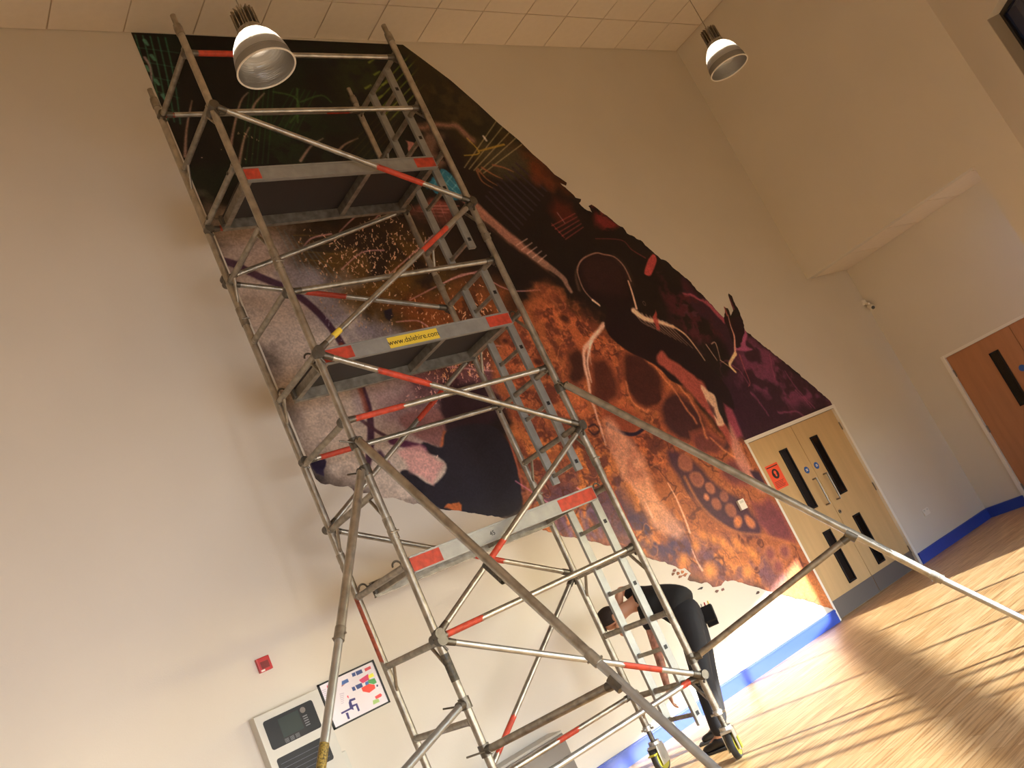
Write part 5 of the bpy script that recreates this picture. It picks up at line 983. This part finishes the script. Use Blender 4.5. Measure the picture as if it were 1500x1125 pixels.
pelvis = V((-2.96, -1.06, .985)); spine = V((-2.99, -.93, 1.115)); chest = V((-3.06, -.80, 1.165)); neckb = V((-3.15, -.70, 1.19)); head = V((-3.31, -.60, 1.16))
hipL = V((-3.06, -1.14, .92)); kneeL = V((-3.26, -1.21, .53)); ankL = V((-3.35, -1.21, .10)); hipR = V((-2.86, -.99, .91)); kneeR = V((-2.98, -.98, .50)); ankR = V((-3.06, -.93, .10))
shL = V((-3.17, -.86, 1.12)); elL = V((-3.20, -.80, .80)); wrL = V((-3.25, -.78, .53)); hdL = V((-3.27, -.78, .45))
shR = V((-2.99, -.62, 1.25)); elR = V((-3.05, -.52, 1.33)); wrR = V((-3.27, -.62, 1.15)); hdR = V((-3.35, -.66, 1.08))
pe = empty('person', (-3.2, -1.0, 0), 'person in black t-shirt and trousers bending down behind the ladder, one arm tattooed', 'person')
hd = (head - neckb).normalized()
def fingers(palm, wrist, curl, side, sc=1):
    d = (palm - wrist).normalized(); up = side.normalized(); nrm = d.cross(up).normalized(); out = []
    tips = [(-.030, .070), (-.010, .082), (.010, .078), (.029, .062)]
    kn = palm + d * .035
    for off, L in tips:
        b0 = kn + up * off; m1 = b0 + d * L * .5 + nrm * curl * .3 * L; m2 = m1 + (d * .6 + nrm * curl).normalized() * L * .3; m3 = m2 + (d * .2 + nrm * curl * 1.2).normalized() * L * .25
        out.append([(palm, (.03, .016)), (b0, .0105), (m1, .0095), (m2, .0085), (m3, .007)])
    tb0 = palm - up * .034 - d * .01
    out.append([(palm, (.03, .016)), (tb0, .013), (tb0 - up * .014 + d * .032 + nrm * .012 * curl, .011), (tb0 - up * .016 + d * .06 + nrm * .022 * curl, .009)])
    return out
body = [[(pelvis, (.13, .11)), (spine, (.13, .105)), (chest, (.15, .11)), (neckb, (.065, .06)), (neckb.lerp(head, .4), (.057, .057)), (head - hd * .02, (.078, .09)), (head + hd * .07, (.074, .085)), (head + hd * .105, (.045, .05))],
        [(pelvis, (.13, .11)), (hipL, .088), (kneeL, .058), (ankL, .036), (ankL + V((-.05, .12, -.06)), (.026, .02))],
        [(pelvis, (.13, .11)), (hipR, .088), (kneeR, .058), (ankR, .036), (ankR + V((-.05, .12, -.06)), (.026, .02))],
        [(chest, (.15, .11)), (shL, .058), (elL, .042), (wrL, .029), (hdL, (.03, .016))],
        [(chest, (.15, .11)), (shR, .058), (elR, .045), (wrR, .03), (hdR, (.03, .016))]]
body += fingers(hdL, wrL, .5, V((.6, .7, 0))) + fingers(hdR, wrR, .9, V((.5, .3, -.6)))
bd_ = skinned('body', body, M['skin'], pe)
# tattoo on the hanging forearm: second material on the same continuous body
bd_.data.materials.append(M['tattoo'])
for p in bd_.data.polygons:
    c = p.center
    if c.z < .98 and (c - elL.lerp(wrL, .4)).length < .42 and (V((c.x, c.y, 0)) - V((elL.x, elL.y, 0))).length < .16 and c.z > .50 and c.y > -.9: p.material_index = 1
down = V((-.45, .25, -.85)).normalized(); fwd = (down - hd * down.dot(hd)).normalized()     # direction the face looks
sidev = hd.cross(fwd).normalized()
ey = head + hd * .03 + fwd * .088
bm = bmesh.new(); bmesh.ops.create_cone(bm, cap_ends=True, segments=8, radius1=.017, radius2=.007, depth=.05, matrix=Matrix.Translation(head - hd * .005 + fwd * .095) @ hd.to_track_quat('Z', 'Y').to_matrix().to_4x4()); bmesh.ops.translate(bm, verts=bm.verts, vec=-pe.location); link('nose', bm, M['skin'], pe, smooth=True)
for s_ in (-1, 1):
    bm = bmesh.new(); bmesh.ops.create_uvsphere(bm, u_segments=12, v_segments=8, radius=.012, matrix=Matrix.Translation(ey + sidev * .032 * s_ - pe.location)); link('eye', bm, M['ink'], pe, smooth=True)
    bm = bmesh.new(); bmesh.ops.create_uvsphere(bm, u_segments=12, v_segments=8, radius=.03, matrix=Matrix.Translation(head + hd * .0 + sidev * .082 * s_ - pe.location) @ Matrix.Rotation(0, 4, 'Z') @ Matrix.Diagonal((.6, .6, 1, 1))); link('ear', bm, M['skin'], pe, smooth=True)
bm = bmesh.new(); tube(bm, head - hd * .045 + fwd * .082 - sidev * .024 - pe.location, head - hd * .045 + fwd * .082 + sidev * .024 - pe.location, .006, n=8); link('mouth', bm, mat('lips', (168, 92, 84), .5), pe, smooth=True)
# hair cap: shell over crown and back of the head
bm = bmesh.new(); bmesh.ops.create_uvsphere(bm, u_segments=28, v_segments=18, radius=1)
mt = Matrix((sidev, fwd, hd)).transposed().to_4x4(); mt = Matrix.Translation(head + hd * .03 - fwd * .014 - pe.location) @ mt @ Matrix.Diagonal((.088, .1, .108, 1))
bmesh.ops.delete(bm, geom=[v for v in bm.verts if v.co.y > .45 and v.co.z < .62 or v.co.z < -.75], context='VERTS'); bm.transform(mt); link('hair', bm, M['hair'], pe, smooth=True)
sh = skinned('t_shirt', [[(pelvis.lerp(spine, -.1), (.17, .17)), (pelvis.lerp(spine, .5), (.175, .18)), (spine, (.178, .178)), (chest, (.178, .16)), (chest.lerp(neckb, .8), (.088, .084))],
    [(chest, (.178, .15)), (shL, .08), (shL.lerp(elL, .55), .062)], [(chest, (.178, .15)), (shR, .08), (shR.lerp(elR, .75), .064)]], M['shirt'], pe)
tr_ = skinned('trousers', [[(pelvis.lerp(spine, .35), (.165, .165)), (pelvis, (.18, .175))], [(pelvis, (.18, .175)), (hipL, .125), (hipL.lerp(kneeL, .5), .105), (kneeL, .088), (kneeL.lerp(ankL, .5), .08), (ankL + V((0, 0, -.02)), .068)],
    [(pelvis, (.18, .175)), (hipR, .125), (hipR.lerp(kneeR, .5), .105), (kneeR, .088), (kneeR.lerp(ankR, .5), .08), (ankR + V((0, 0, -.02)), .068)]], M['trousers'], pe)
for an, yaw in ((ankL, V((-.5, .87, 0))), (ankR, V((-.6, .8, 0)))):
    f_ = yaw.normalized(); f_ = V((-.42, .91, 0)).normalized() if an is ankL else f_
    h_ = V((an.x, an.y, 0))
    s_ = skinned('shoe', [[(h_ - f_ * .055 + V((0, 0, .05)), (.04, .045)), (h_ + f_ * .03 + V((0, 0, .052)), (.043, .048)), (h_ + f_ * .12 + V((0, 0, .04)), (.045, .035)), (h_ + f_ * .19 + V((0, 0, .033)), (.036, .026))],
         [(h_ + f_ * .03 + V((0, 0, .052)), (.043, .048)), (h_ + V((0, 0, .11)), .047)]], M['shoe'], pe)
    for v in s_.data.vertices: v.co.z = max(v.co.z, .004)
    rz = math.atan2(f_.y, f_.x); bm = bmesh.new()
    box(bm, (-.085, -.042, 0), (.215, .042, .02), .008, Matrix.Translation(h_) @ Matrix.Rotation(rz, 4, 'Z')); bm.transform(Matrix.Identity(4)); so_ = link('sole', bm, M['rubber'], s_)
KP = Matrix.Translation(V((-2.80, -1.10, .892)) - pe.location) @ Matrix.Rotation(math.radians(35), 4, 'Z') @ Matrix.Rotation(math.radians(25), 4, 'Y')
bm = bmesh.new(); box(bm, (-.02, -.05, -.08), (.03, .05, .05), .01); bm.transform(KP); tp = link('tool_pouch', bm, M['shirt'], pe)
bm = bmesh.new(); box(bm, (.02, -.045, -.11), (.045, .045, -.02), .006, KP); link('flap', bm, M['shirt'], tp)
for k, (yy, mn) in enumerate(((-.03, 'yellow'), (0, 'red'), (.03, 'alub'))):
    bm = bmesh.new(); tube(bm, (0, yy, .0), (.01, yy, .085), .005, n=8); bm.transform(KP); link('pencil', bm, M[mn], tp)
